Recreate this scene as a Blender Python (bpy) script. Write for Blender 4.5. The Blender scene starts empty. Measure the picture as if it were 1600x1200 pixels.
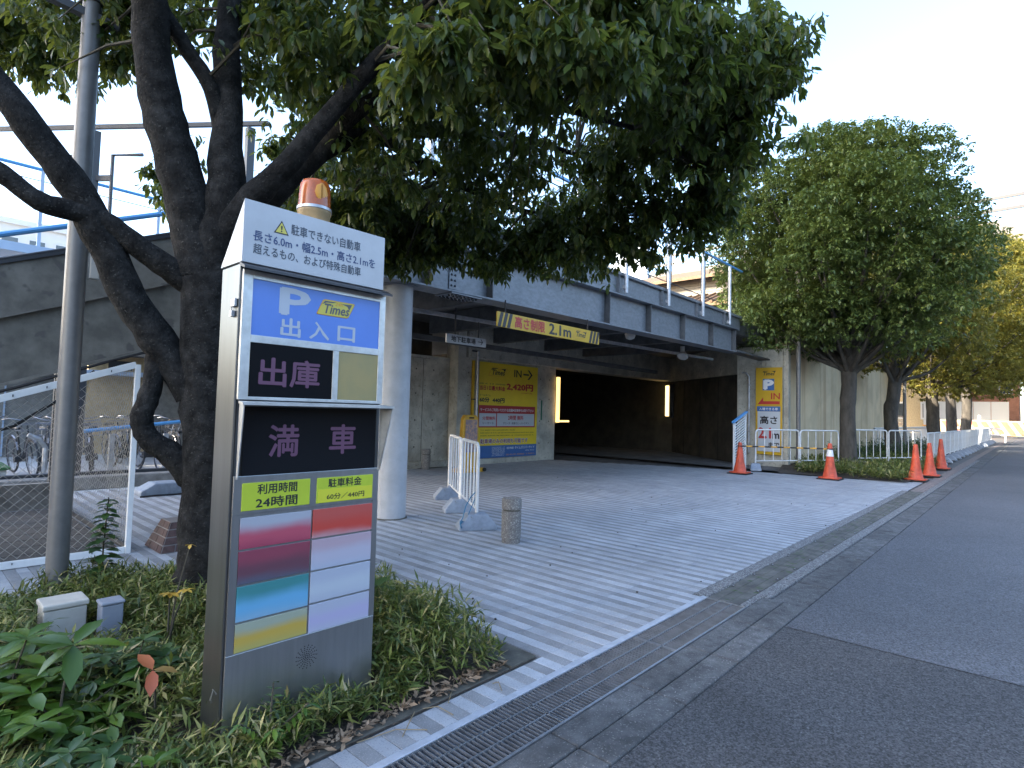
import bpy, bmesh, math, random
import numpy as np
from mathutils import Vector, Matrix
random.seed(7); rng = np.random.default_rng(7)
S = bpy.context.scene
COL = S.collection
# ------------------------------------------------------------------ camera, sky, sun, exposure
H = 1.3
cam = bpy.data.cameras.new('camera'); cam.sensor_width = 36; cam.lens = 20.115
cam.clip_start = 0.05; cam.clip_end = 2000
co = bpy.data.objects.new('camera', cam); COL.objects.link(co)
right = Vector((0.67321, -0.73899, 0.02613)); down = Vector((0.05280, 0.01279, -0.99852)); fwd = Vector((0.73756, 0.67360, 0.04763))
m3 = Matrix((right, -down, -fwd)).transposed()
co.matrix_world = Matrix.Translation((0, 0, H)) @ m3.to_4x4()
S.camera = co
W = bpy.data.worlds.new('World'); S.world = W; W.use_nodes = True
SUN_DIR = Vector((-0.90, 0.43, 0.0)).normalized(); SUN_EL = math.radians(24)
nt = W.node_tree; nt.nodes.clear()
sky = nt.nodes.new('ShaderNodeTexSky'); sky.sky_type = 'NISHITA'; sky.sun_disc = False
sky.sun_elevation = SUN_EL; sky.sun_rotation = math.atan2(SUN_DIR.x, SUN_DIR.y)
sky.air_density = 1.0; sky.dust_density = 2.2; sky.ozone_density = 1.7
bg = nt.nodes.new('ShaderNodeBackground'); bg.inputs[1].default_value = 0.15
wo = nt.nodes.new('ShaderNodeOutputWorld')
nt.links.new(sky.outputs[0], bg.inputs[0]); nt.links.new(bg.outputs[0], wo.inputs[0])
sl = bpy.data.lights.new('sun', 'SUN'); sl.energy = 3.6; sl.angle = math.radians(0.53); sl.color = (1.0, 0.88, 0.70)
so = bpy.data.objects.new('sun', sl); COL.objects.link(so)
sd = SUN_DIR * math.cos(SUN_EL) + Vector((0, 0, math.sin(SUN_EL)))
so.rotation_euler = sd.to_track_quat('Z', 'Y').to_euler()
S.view_settings.view_transform = 'Standard'; S.view_settings.look = 'None'
S.view_settings.gamma = 1.0; S.view_settings.use_curve_mapping = False
S.view_settings.exposure = 2.6
S.render.engine = 'CYCLES'
S.cycles.max_bounces = 6; S.cycles.diffuse_bounces = 4; S.cycles.glossy_bounces = 3; S.cycles.transmission_bounces = 4
S.cycles.transparent_max_bounces = 6; S.cycles.use_denoising = True; S.cycles.caustics_reflective = False; S.cycles.caustics_refractive = False
# ------------------------------------------------------------------ materials
def M(name, col, rough=0.6, metal=0.0, var=0.0, scale=8.0, bump=0.0, bscale=60.0, spec=0.5, col2=None, detail=5, streak=False, emit=None, estr=1.0, speck=None, lo=0.35, hi=0.65, stretch=None, world=False, stain=0.0, sscale=0.7, cells=0.0):
    m = bpy.data.materials.new(name); m.use_nodes = True
    t = m.node_tree; N = t.nodes; L = t.links
    b = N['Principled BSDF']
    b.inputs['Roughness'].default_value = rough; b.inputs['Metallic'].default_value = metal
    b.inputs['Specular IOR Level'].default_value = spec
    c = tuple(col) + (1,)
    b.inputs['Base Color'].default_value = c
    src = None
    tc = N.new('ShaderNodeTexCoord')
    vec = tc.outputs['Object']
    if world: vec = N.new('ShaderNodeNewGeometry').outputs['Position']
    if stretch or streak:
        mp = N.new('ShaderNodeMapping'); mp.inputs['Scale'].default_value = stretch or (1, 1, 0.06)
        L.new(vec, mp.inputs[0]); svec = mp.outputs[0]
    else:
        svec = vec
    if var or col2:
        n = N.new('ShaderNodeTexNoise'); n.inputs['Scale'].default_value = scale; n.inputs['Detail'].default_value = detail; n.inputs['Roughness'].default_value = 0.65
        L.new(svec, n.inputs['Vector'])
        r = N.new('ShaderNodeValToRGB'); L.new(n.outputs['Fac'], r.inputs[0])
        r.color_ramp.elements[0].position = lo; r.color_ramp.elements[1].position = hi
        c2 = col2 or tuple(max(0, x * (1 - var)) for x in col)
        c1 = col if col2 else tuple(min(1, x * (1 + var)) for x in col)
        r.color_ramp.elements[0].color = tuple(c1) + (1,); r.color_ramp.elements[1].color = tuple(c2) + (1,)
        src = r.outputs[0]
    if speck:   # (colour, scale, threshold)
        n2 = N.new('ShaderNodeTexNoise'); n2.inputs['Scale'].default_value = speck[1]; n2.inputs['Detail'].default_value = 2
        L.new(vec, n2.inputs['Vector'])
        r2 = N.new('ShaderNodeValToRGB'); L.new(n2.outputs['Fac'], r2.inputs[0])
        r2.color_ramp.elements[0].position = speck[2]; r2.color_ramp.elements[1].position = speck[2] + 0.06
        mx = N.new('ShaderNodeMix'); mx.data_type = 'RGBA'
        L.new(r2.outputs[0], mx.inputs[0])
        if src: L.new(src, mx.inputs[6])
        else: mx.inputs[6].default_value = c
        mx.inputs[7].default_value = tuple(speck[0]) + (1,)
        src = mx.outputs[2]
    if cells:   # single stones of the aggregate, each its own tone
        vo = N.new('ShaderNodeTexVoronoi'); vo.inputs['Scale'].default_value = cells; L.new(vec, vo.inputs['Vector'])
        hs = N.new('ShaderNodeSeparateColor'); L.new(vo.outputs['Color'], hs.inputs[0])
        mr = N.new('ShaderNodeMapRange'); mr.inputs[3].default_value = 0.45; mr.inputs[4].default_value = 1.6; L.new(hs.outputs[0], mr.inputs[0])
        vm = N.new('ShaderNodeVectorMath'); vm.operation = 'SCALE'
        if src: L.new(src, vm.inputs[0])
        else: vm.inputs[0].default_value = col
        L.new(mr.outputs[0], vm.inputs['Scale']); src = vm.outputs[0]
    if stain:   # broad dirt and wear
        ns = N.new('ShaderNodeTexNoise'); ns.inputs['Scale'].default_value = sscale; ns.inputs['Detail'].default_value = 7; ns.inputs['Roughness'].default_value = 0.62; ns.inputs['Distortion'].default_value = 0.6
        L.new(vec, ns.inputs['Vector'])
        mr = N.new('ShaderNodeMapRange'); mr.inputs[1].default_value = 0.34; mr.inputs[2].default_value = 0.66; mr.inputs[3].default_value = 1-stain; mr.inputs[4].default_value = 1+stain*0.6; L.new(ns.outputs['Fac'], mr.inputs[0])
        vm = N.new('ShaderNodeVectorMath'); vm.operation = 'SCALE'
        if src: L.new(src, vm.inputs[0])
        else: vm.inputs[0].default_value = col
        L.new(mr.outputs[0], vm.inputs['Scale']); src = vm.outputs[0]
    if src: L.new(src, b.inputs['Base Color'])
    if bump:
        n3 = N.new('ShaderNodeTexNoise'); n3.inputs['Scale'].default_value = bscale; n3.inputs['Detail'].default_value = 4
        L.new(svec if streak else vec, n3.inputs['Vector'])
        bp = N.new('ShaderNodeBump'); bp.inputs['Strength'].default_value = bump; bp.inputs['Distance'].default_value = 0.01
        L.new(n3.outputs['Fac'], bp.inputs['Height']); L.new(bp.outputs[0], b.inputs['Normal'])
    if emit:
        b.inputs['Emission Color'].default_value = tuple(emit) + (1,); b.inputs['Emission Strength'].default_value = estr
    return m

def attr_vary(m, amount=0.3, hue=None):
    """multiply the base colour by a per-piece random value (mesh attribute rnd) and per-object random"""
    t = m.node_tree; N = t.nodes; L = t.links; b = N['Principled BSDF']
    a = N.new('ShaderNodeAttribute'); a.attribute_name = 'rnd'
    oi = N.new('ShaderNodeObjectInfo')
    ad = N.new('ShaderNodeMath'); ad.operation = 'ADD'; L.new(a.outputs['Fac'], ad.inputs[0]); L.new(oi.outputs['Random'], ad.inputs[1])
    fr = N.new('ShaderNodeMath'); fr.operation = 'FRACT'; L.new(ad.outputs[0], fr.inputs[0])
    mr = N.new('ShaderNodeMapRange'); mr.inputs[3].default_value = 1 - amount; mr.inputs[4].default_value = 1 + amount
    L.new(fr.outputs[0], mr.inputs[0])
    vm = N.new('ShaderNodeVectorMath'); vm.operation = 'SCALE'
    inp = b.inputs['Base Color']
    if inp.is_linked: L.new(inp.links[0].from_socket, vm.inputs[0])
    else: vm.inputs[0].default_value = inp.default_value[:3]
    L.new(mr.outputs[0], vm.inputs['Scale']); L.new(vm.outputs[0], inp)
    return m

def leafmat(name, stops, rough=0.38, trans=0.35, tcol=(0.20, 0.26, 0.03), spec=0.5):
    m = bpy.data.materials.new(name); m.use_nodes = True
    t = m.node_tree; N = t.nodes; L = t.links; b = N['Principled BSDF']; out = N['Material Output']
    b.inputs['Roughness'].default_value = rough; b.inputs['Specular IOR Level'].default_value = spec
    a = N.new('ShaderNodeAttribute'); a.attribute_name = 'rnd'
    oi = N.new('ShaderNodeObjectInfo')
    ad = N.new('ShaderNodeMath'); ad.operation = 'ADD'; L.new(a.outputs['Fac'], ad.inputs[0]); L.new(oi.outputs['Random'], ad.inputs[1])
    fr = N.new('ShaderNodeMath'); fr.operation = 'FRACT'; L.new(ad.outputs[0], fr.inputs[0])
    r = N.new('ShaderNodeValToRGB'); L.new(fr.outputs[0], r.inputs[0])
    el = r.color_ramp.elements
    while len(el) < len(stops): el.new(0.5)
    for e, (p, c) in zip(el, stops): e.position = p; e.color = tuple(c) + (1,)
    L.new(r.outputs[0], b.inputs['Base Color'])
    tr = N.new('ShaderNodeBsdfTranslucent')
    mx2 = N.new('ShaderNodeMix'); mx2.data_type = 'RGBA'; mx2.blend_type = 'MIX'; mx2.inputs[0].default_value = 0.6
    L.new(r.outputs[0], mx2.inputs[6]); mx2.inputs[7].default_value = tuple(tcol) + (1,); L.new(mx2.outputs[2], tr.inputs[0])
    ms = N.new('ShaderNodeMixShader'); ms.inputs[0].default_value = trans
    L.new(b.outputs[0], ms.inputs[1]); L.new(tr.outputs[0], ms.inputs[2]); L.new(ms.outputs[0], out.inputs[0])
    return m

def gradmat(name, stops, axis='Z', rough=0.35):
    """flat printed plate whose print runs through soft bands of colour"""
    m = bpy.data.materials.new(name); m.use_nodes = True
    t = m.node_tree; N = t.nodes; L = t.links; b = N['Principled BSDF']; b.inputs['Roughness'].default_value = rough
    tc = N.new('ShaderNodeTexCoord'); sx = N.new('ShaderNodeSeparateXYZ'); L.new(tc.outputs['Generated'], sx.inputs[0])
    n = N.new('ShaderNodeTexNoise'); n.inputs['Scale'].default_value = 1.6; L.new(tc.outputs['Generated'], n.inputs['Vector'])
    ma = N.new('ShaderNodeMath'); ma.operation = 'MULTIPLY_ADD'; L.new(n.outputs['Fac'], ma.inputs[0]); ma.inputs[1].default_value = 0.35
    L.new(sx.outputs[axis], ma.inputs[2])
    r = N.new('ShaderNodeValToRGB'); r.color_ramp.interpolation = 'EASE'; L.new(ma.outputs[0], r.inputs[0])
    el = r.color_ramp.elements
    while len(el) < len(stops): el.new(0.5)
    for e, (p, c) in zip(el, stops): e.position = p; e.color = tuple(c) + (1,)
    L.new(r.outputs[0], b.inputs['Base Color'])
    return m

MT = dict(
 asphalt_old=M('asphalt_old', (0.074, 0.075, 0.078), 0.9, var=0.3, scale=60, bump=1.0, bscale=150, detail=4, speck=((0.24, 0.24, 0.25), 140, 0.70), cells=150, stain=0.22, sscale=1.1),
 asphalt_new=M('asphalt_new', (0.090, 0.091, 0.097), 0.72, var=0.10, scale=24, bump=0.35, bscale=150, speck=((0.20, 0.20, 0.21), 130, 0.68), cells=130, stain=0.20, sscale=0.45),
 ground=M('ground', (0.13, 0.125, 0.12), 0.9, var=0.3, scale=2, bump=0.3),
 soil=M('soil', (0.055, 0.042, 0.032), 0.95, var=0.5, scale=25, bump=0.8, bscale=80, speck=((0.16, 0.12, 0.08), 60, 0.62)),
 tile_w=attr_vary(M('tile_pale', (0.395, 0.41, 0.435), 0.7, var=0.12, scale=5, bump=0.25, bscale=220, speck=((0.27, 0.28, 0.30), 130, 0.58), world=True, stain=0.13, sscale=0.9), 0.10),
 tile_g=attr_vary(M('tile_grey', (0.252, 0.255, 0.262), 0.75, var=0.15, scale=6, bump=0.25, bscale=220, speck=((0.37, 0.365, 0.36), 150, 0.58), world=True, stain=0.13, sscale=0.9), 0.12),
 joint=M('joint_mortar', (0.14, 0.135, 0.13), 0.9, var=0.3, scale=30),
 stone_dark=M('dark_stone', (0.085, 0.08, 0.065), 0.8, var=0.4, scale=9, bump=0.4),
 gutter=M('gutter_concrete', (0.098, 0.099, 0.100), 0.9, var=0.35, scale=12, bump=0.7, bscale=90, speck=((0.24, 0.235, 0.225), 110, 0.62), stain=0.35, sscale=2.0),
 gravel=M('washed_gravel', (0.165, 0.165, 0.165), 0.9, var=0.3, scale=30, bump=1.0, bscale=130, speck=((0.33, 0.33, 0.33), 120, 0.58), cells=120),
 lid=M('lid_concrete', (0.105, 0.10, 0.088), 0.8, var=0.4, scale=6, bump=0.3, bscale=90, speck=((0.06, 0.085, 0.03), 14, 0.60)),
 edge_pale=M('pale_edge', (0.40, 0.425, 0.47), 0.6, var=0.12, scale=14, stain=0.2, sscale=3),
 galv=M('galvanised_steel', (0.40, 0.41, 0.43), 0.42, 0.85, var=0.15, scale=30),
 grate=M('grate_steel', (0.17, 0.178, 0.192), 0.5, 0.3, var=0.25, scale=12),
 galv_dull=M('galvanised_dull', (0.45, 0.46, 0.48), 0.5, 0.75, var=0.2, scale=12),
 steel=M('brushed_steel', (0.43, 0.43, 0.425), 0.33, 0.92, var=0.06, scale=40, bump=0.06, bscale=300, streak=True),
 steel_shade_tint=M('brushed_steel_shade_tint', (0.15, 0.158, 0.162), 0.36, 0.92, var=0.12, scale=20, streak=True),  # body steel darkened to imitate the dim reflections on its side
 alu=M('aluminium_frame', (0.66, 0.65, 0.62), 0.38, 0.7, var=0.14, scale=14),
 dark_metal=M('dark_metal', (0.06, 0.06, 0.065), 0.45, 0.5, var=0.2),
 white_enamel=M('white_enamel', (0.50, 0.505, 0.515), 0.38, var=0.06, scale=6, speck=((0.5, 0.49, 0.46), 140, 0.68)),
 white_paint=M('white_paint', (0.74, 0.74, 0.73), 0.4, var=0.06, scale=9),
 white_old=M('white_paint_worn', (0.66, 0.66, 0.65), 0.5, var=0.1, scale=9, speck=((0.25, 0.16, 0.10), 45, 0.72)),
 print_black=M('print_black', (0.022, 0.022, 0.026), 0.45), print_navy=M('print_navy', (0.045, 0.07, 0.17), 0.45), print_slate=M('print_slate', (0.07, 0.085, 0.11), 0.45),
 print_red=M('print_red', (0.50, 0.035, 0.03), 0.45), print_white=M('print_white', (0.74, 0.74, 0.74), 0.45), print_purple=M('print_purple', (0.22, 0.03, 0.10), 0.45),
 print_pale=M('print_pale', (0.50, 0.53, 0.58), 0.4), print_pink=M('print_pink', (0.15, 0.06, 0.105), 0.5), print_orange=M('print_orange', (0.75, 0.33, 0.05), 0.45),
 blue_panel=M('blue_panel', (0.13, 0.255, 0.66), 0.28, var=0.05, scale=3), amber_panel=M('amber_panel', (0.40, 0.31, 0.14), 0.25, col2=(0.30, 0.27, 0.14), scale=5),
 display=M('display_black', (0.010, 0.011, 0.013), 0.12, spec=0.25), plate_green=M('plate_yellow_green', (0.50, 0.58, 0.045), 0.35, var=0.05), plate_yellow=M('plate_yellow', (0.70, 0.66, 0.05), 0.35),
 board_yellow=M('board_yellow', (0.62, 0.37, 0.02), 0.4, var=0.04, scale=3), board_bright=M('board_bright_yellow', (0.85, 0.60, 0.03), 0.4, var=0.04, scale=3), board_red=M('board_red', (0.42, 0.025, 0.03), 0.4), board_blue=M('board_blue', (0.05, 0.14, 0.36), 0.4), board_white=M('board_white', (0.55, 0.57, 0.59), 0.4),
 logo_yellow=M('logo_yellow', (0.66, 0.55, 0.09), 0.4), logo_orange=M('logo_orange', (0.70, 0.30, 0.03), 0.4), logo_grey=M('logo_grey', (0.12, 0.12, 0.12), 0.4),
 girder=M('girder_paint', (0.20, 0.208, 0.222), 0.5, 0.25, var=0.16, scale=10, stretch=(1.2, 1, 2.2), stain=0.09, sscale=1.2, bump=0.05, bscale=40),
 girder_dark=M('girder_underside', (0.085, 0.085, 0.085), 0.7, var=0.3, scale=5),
 column=M('column_paint', (0.42, 0.43, 0.45), 0.45, var=0.08, scale=6, speck=((0.36, 0.35, 0.33), 7, 0.72), stain=0.08, sscale=1.6),
 stair_steel=M('stair_steel', (0.165, 0.152, 0.13), 0.65, 0.1, var=0.3, scale=4, speck=((0.11, 0.10, 0.09), 9, 0.63)),
 concrete=M('concrete', (0.50, 0.465, 0.385), 0.85, var=0.2, scale=2.4, bump=0.2, bscale=40, speck=((0.38, 0.35, 0.29), 14, 0.60), stain=0.35, sscale=0.9),
 concrete_sun_tint=M('concrete_stained_sun_tint', (0.70, 0.56, 0.36), 0.85, col2=(0.36, 0.21, 0.10), scale=1.8, streak=True, lo=0.52, hi=0.80, stain=0.18, sscale=0.8),  # base brightened to imitate warm light; the brown streaks are stains
 concrete_shade_tint=M('concrete_interior_shade_tint', (0.055, 0.047, 0.035), 0.9, var=0.4, scale=2.0, bump=0.2),  # concrete darkened in colour to imitate deep shade in garage and recess
 low_concrete=M('low_wall_concrete', (0.21, 0.20, 0.185), 0.9, var=0.3, scale=6, bump=0.3),
 bollard=M('exposed_aggregate', (0.20, 0.185, 0.17), 0.85, var=0.3, scale=60, bump=1.0, bscale=120, speck=((0.42, 0.40, 0.37), 100, 0.58)),
 block=M('grey_plastic_block', (0.25, 0.29, 0.35), 0.6, var=0.15, scale=14, speck=((0.18, 0.17, 0.16), 24, 0.68)),
 cone=M('cone_orange', (0.60, 0.085, 0.035), 0.5, var=0.16, scale=8, speck=((0.30, 0.06, 0.04), 30, 0.66), stain=0.3, sscale=4), rubber=M('black_rubber', (0.018, 0.017, 0.017), 0.75, var=0.3),
 amber_lens=M('amber_lens', (0.36, 0.075, 0.006), 0.22, spec=0.6, var=0.3, scale=9), cream_plastic=M('cream_plastic', (0.34, 0.24, 0.12), 0.5, var=0.15, scale=20),
 yellow_stand=M('yellow_stand', (0.66, 0.36, 0.03), 0.45, var=0.1), poster=M('stand_poster', (0.55, 0.33, 0.22), 0.3, col2=(0.25, 0.20, 0.24), scale=14, detail=7, lo=0.42, hi=0.58),
 brick_red=M('brick_brown', (0.07, 0.038, 0.034), 0.8, var=0.3, scale=20), brick_joint=M('brick_joint', (0.20, 0.18, 0.17), 0.9),
 blue_rail=M('blue_rail', (0.10, 0.32, 0.62), 0.4), pole_grey=M('pole_grey', (0.17, 0.165, 0.16), 0.42, 0.2, var=0.10, scale=12),
 pole_dark=M('pole_dark', (0.035, 0.038, 0.045), 0.5), utility=M('utility_cream', (0.50, 0.47, 0.41), 0.55, var=0.1), utility2=M('utility_grey', (0.24, 0.26, 0.30), 0.55, var=0.1),
 bark=M('bark', (0.023, 0.022, 0.021), 0.95, var=0.5, scale=14, bump=1.0, bscale=60, spec=0.15, speck=((0.060, 0.058, 0.052), 75, 0.64), stain=0.45, sscale=5),
 bark2=M('bark_grey', (0.075, 0.066, 0.055), 0.92, var=0.4, scale=6, bump=0.8, bscale=14, stretch=(1, 1, 0.35)),
 twig=M('twig', (0.06, 0.052, 0.035), 0.9), dry=M('dry_stem', (0.26, 0.20, 0.12), 0.9),
 lamp_glow=M('lamp_glow', (1, 0.9, 0.7), 0.4, emit=(1.0, 0.72, 0.30), estr=0.55),
 lamp_and_ledge_glow=M('lamp_and_ledge_glow', (1, 0.9, 0.7), 0.4, emit=(1.0, 0.62, 0.18), estr=0.45),
 house_wall=M('house_wall', (0.20, 0.19, 0.175), 0.7, var=0.06), roof=M('roof_tan', (0.15, 0.095, 0.055), 0.8, var=0.35, scale=9, bump=0.6, bscale=30),
 via=M('viaduct_wall', (0.125, 0.12, 0.112), 0.7, var=0.1, scale=0.6), via_beam=M('viaduct_beam', (0.09, 0.078, 0.062), 0.8, var=0.2, scale=0.6),
 brick_far=M('brick_far', (0.38, 0.17, 0.10), 0.8, var=0.15, scale=2), far_white=M('far_white', (0.6, 0.6, 0.6), 0.7), far_orange=M('far_orange', (0.70, 0.30, 0.05), 0.6),
 far_red=M('far_red', (0.42, 0.10, 0.06), 0.6), tower=M('tower_facade', (0.32, 0.31, 0.30), 0.7, var=0.1, scale=0.3), glass=M('window_glass', (0.05, 0.06, 0.07), 0.08, spec=0.8),
 shed=M('shed_wall', (0.20, 0.195, 0.18), 0.8, var=0.2), shed_warm=M('shed_warm', (0.46, 0.36, 0.22), 0.8, var=0.15), eave=M('pale_eave', (0.36, 0.45, 0.58), 0.5),
 bike_dark=M('bike_dark', (0.03, 0.032, 0.036), 0.4), bike_steel=M('bike_steel', (0.26, 0.26, 0.28), 0.3, 0.9), mesh_wire=M('mesh_wire', (0.42, 0.40, 0.36), 0.5, 0.4), mat_green=M('green_mat', (0.05, 0.13, 0.05), 0.9),
 plaza=M('plaza_paving', (0.60, 0.60, 0.59), 0.8, var=0.08, scale=3), pink_pave=M('pink_paving', (0.21, 0.17, 0.155), 0.85, var=0.25, scale=14, bump=0.4),
 rope_b=M('bar_black', (0.02, 0.02, 0.02), 0.5), rope_y=M('bar_yellow', (0.62, 0.33, 0.04), 0.5), plank=M('dark_plank', (0.07, 0.062, 0.055), 0.85, var=0.35, scale=14, stretch=(8, 1, 1)),
 litter=attr_vary(M('dry_leaf', (0.28, 0.19, 0.12), 0.8, var=0.2), 0.5), tie=M('blue_cord', (0.03, 0.16, 0.28), 0.6), camera_white=M('camera_white', (0.5, 0.47, 0.42), 0.5), green_sticker=M('green_sticker', (0.02, 0.16, 0.09), 0.5),
)
MT['leaf_main'] = leafmat('leaf_main', [(0, (0.022, 0.046, 0.015)), (0.45, (0.042, 0.076, 0.020)), (0.8, (0.066, 0.106, 0.026)), (1.0, (0.13, 0.14, 0.032))], 0.36, 0.40, (0.26, 0.30, 0.04))
MT['leaf_tree'] = leafmat('leaf_tree', [(0, (0.052, 0.085, 0.024)), (0.5, (0.090, 0.135, 0.036)), (0.85, (0.135, 0.175, 0.046)), (1.0, (0.19, 0.20, 0.06))], 0.45, 0.30, (0.24, 0.27, 0.04))
MT['leaf_sun_tint'] = leafmat('leaf_sun_tint', [(0, (0.080, 0.095, 0.022)), (0.5, (0.14, 0.155, 0.034)), (1.0, (0.26, 0.23, 0.05))], 0.5, 0.5, (0.42, 0.34, 0.05))  # leaf colour shifted to yellow to imitate sun shining through
MT['leaf_sasa'] = leafmat('leaf_sasa', [(0, (0.035, 0.060, 0.014)), (0.3, (0.080, 0.115, 0.022)), (0.65, (0.16, 0.19, 0.038)), (0.88, (0.29, 0.265, 0.08)), (1.0, (0.46, 0.38, 0.20))], 0.5, 0.25, (0.2, 0.25, 0.05))
MT['leaf_broad'] = leafmat('leaf_broad', [(0, (0.036, 0.082, 0.010)), (0.5, (0.060, 0.122, 0.014)), (1.0, (0.105, 0.17, 0.02))], 0.33, 0.15, (0.2, 0.3, 0.04))
MT['leaf_dark'] = leafmat('leaf_dark', [(0, (0.024, 0.055, 0.018)), (0.5, (0.040, 0.085, 0.024)), (1.0, (0.065, 0.115, 0.028))], 0.36, 0.12)
MT['leaf_red'] = leafmat('leaf_red', [(0, (0.42, 0.10, 0.045)), (0.6, (0.48, 0.17, 0.06)), (1.0, (0.26, 0.17, 0.05))], 0.45, 0.2, (0.5, 0.15, 0.05))
MT['leaf_yellow'] = leafmat('leaf_yellow', [(0, (0.52, 0.30, 0.04)), (1.0, (0.58, 0.40, 0.07))], 0.45, 0.2, (0.6, 0.4, 0.05))

# ------------------------------------------------------------------ mesh helpers
ORG = {}
def V(*a): return Vector(a)
class MB:
    def __init__(s): s.v = []; s.f = []; s.m = []
    def add(s, vs, fs, mi=0):
        k = len(s.v); s.v += [tuple(p) for p in vs]
        for f in fs: s.f.append([i + k for i in f]); s.m.append(mi)
        return s
    def box(s, x0, x1, y0, y1, z0, z1, mi=0):
        return s.add([(x0,y0,z0),(x1,y0,z0),(x1,y1,z0),(x0,y1,z0),(x0,y0,z1),(x1,y0,z1),(x1,y1,z1),(x0,y1,z1)],
                     [(0,3,2,1),(4,5,6,7),(0,1,5,4),(1,2,6,5),(2,3,7,6),(3,0,4,7)], mi)
    def bar(s, a, b, w, h, mi=0, upv=(0,0,1)):
        a = Vector(a); b = Vector(b); d = (b - a).normalized(); u = Vector(upv)
        sd = d.cross(u)
        if sd.length < 1e-4: sd = d.cross(Vector((1,0,0)))
        sd.normalize(); u = sd.cross(d)
        p = []
        for q in (a, b):
            for i, j in ((-1,-1),(1,-1),(1,1),(-1,1)): p.append(q + sd * (w/2*i) + u * (h/2*j))
        return s.add(p, [(0,1,2,3),(7,6,5,4),(0,4,5,1),(1,5,6,2),(2,6,7,3),(3,7,4,0)], mi)
    def tube(s, pts, rad, n=10, mi=0, caps=True, closed=False):
        pts = [Vector(p) for p in pts]
        if not hasattr(rad, '__len__'): rad = [rad] * len(pts)
        k = len(s.v); ref = None; m = len(pts)
        for i, p in enumerate(pts):
            if closed: d = pts[(i+1) % m] - pts[i-1]
            else: d = pts[min(i+1, m-1)] - pts[max(i-1, 0)]
            d.normalize()
            if ref is None:
                ref = d.cross(Vector((0,0,1)))
                if ref.length < 0.1: ref = d.cross(Vector((0,1,0)))
            ref = (ref - d * ref.dot(d)).normalized(); bn = d.cross(ref)
            for j in range(n):
                t = 2*math.pi*j/n
                s.v.append(tuple(p + (ref*math.cos(t) + bn*math.sin(t)) * rad[i]))
        for i in range(m if closed else m-1):
            i2 = (i+1) % m
            for j in range(n):
                j2 = (j+1) % n
                s.f.append([k+i*n+j, k+i*n+j2, k+i2*n+j2, k+i2*n+j]); s.m.append(mi)
        if caps and not closed:
            s.f.append([k+j for j in range(n)][::-1]); s.m.append(mi)
            s.f.append([k+(m-1)*n+j for j in range(n)]); s.m.append(mi)
        return s
    def cyl(s, a, b, r, r2=None, n=16, mi=0): return s.tube([a, b], [r, r if r2 is None else r2], n, mi)
    def lathe(s, prof, c=(0,0,0), n=20, mi=0):
        k = len(s.v)
        for r, z in prof:
            for j in range(n):
                t = 2*math.pi*j/n; s.v.append((c[0]+r*math.cos(t), c[1]+r*math.sin(t), c[2]+z))
        for i in range(len(prof)-1):
            for j in range(n):
                j2 = (j+1) % n; s.f.append([k+i*n+j, k+i*n+j2, k+(i+1)*n+j2, k+(i+1)*n+j]); s.m.append(mi)
        s.f.append([k+j for j in range(n)][::-1]); s.m.append(mi)
        s.f.append([k+(len(prof)-1)*n+j for j in range(n)]); s.m.append(mi)
        return s
    def prism(s, poly, ext, mi=0):
        """closed polygon of 3d points pushed along ext"""
        n = len(poly); e = Vector(ext); p = [Vector(q) for q in poly]
        return s.add(p + [q + e for q in p], [list(range(n))[::-1], list(range(n, 2*n))] + [(i, (i+1) % n, n+(i+1) % n, n+i) for i in range(n)], mi)
    def build(s, name, mat, parent=None, smooth=None, bevel=0.0, rnd=None):
        me = bpy.data.meshes.new(name)
        og = ORG.get(parent.name, Vector((0,0,0))) if parent else Vector((0,0,0))
        me.from_pydata([(x-og[0], y-og[1], z-og[2]) for x, y, z in s.v], [], s.f)
        mats = mat if isinstance(mat, (list, tuple)) else [mat]
        for q in mats: me.materials.append(MT[q] if isinstance(q, str) else q)
        if len(mats) > 1: me.polygons.foreach_set('material_index', s.m)
        bm = bmesh.new(); bm.from_mesh(me); bmesh.ops.recalc_face_normals(bm, faces=bm.faces); bm.to_mesh(me); bm.free()
        if rnd is not None:
            a = me.attributes.new('rnd', 'FLOAT', 'FACE'); a.data.foreach_set('value', rnd)
        if smooth:
            me.shade_smooth(); me.set_sharp_from_angle(angle=math.radians(smooth))
        o = bpy.data.objects.new(name, me); COL.objects.link(o)
        if parent: o.parent = parent; ORG[o.name] = og
        else: ORG[o.name] = Vector((0,0,0))
        if bevel:
            b = o.modifiers.new('bevel', 'BEVEL'); b.width = bevel; b.segments = 2; b.limit_method = 'ANGLE'; b.angle_limit = math.radians(40); b.harden_normals = False
        return o
def tag(o, label=None, cat=None, group=None, kind=None):
    if label: o['label'] = label
    if cat: o['category'] = cat
    if group: o['group'] = group
    if kind: o['kind'] = kind
    return o
def thing(name, label, cat, loc=(0,0,0), group=None):
    o = bpy.data.objects.new(name, None); COL.objects.link(o); o.location = loc; o.empty_display_size = 0.1
    ORG[o.name] = Vector(loc); return tag(o, label, cat, group)
def copy_tree(o, loc=None, rz=None, label=None, parent=None):
    c = o.copy(); COL.objects.link(c)
    if parent: c.parent = parent
    if loc is not None: c.location = loc
    if rz is not None: c.rotation_euler = (0, 0, rz)
    if label: c['label'] = label
    for ch in list(o.children): copy_tree(ch, parent=c)
    return c
class PL:
    def __init__(s, o, u, v): s.o = Vector(o); s.u = Vector(u); s.v = Vector(v); s.n = s.u.cross(s.v)
    def p(s, a, b, h=0.0): return s.o + s.u*a + s.v*b + s.n*h
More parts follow.
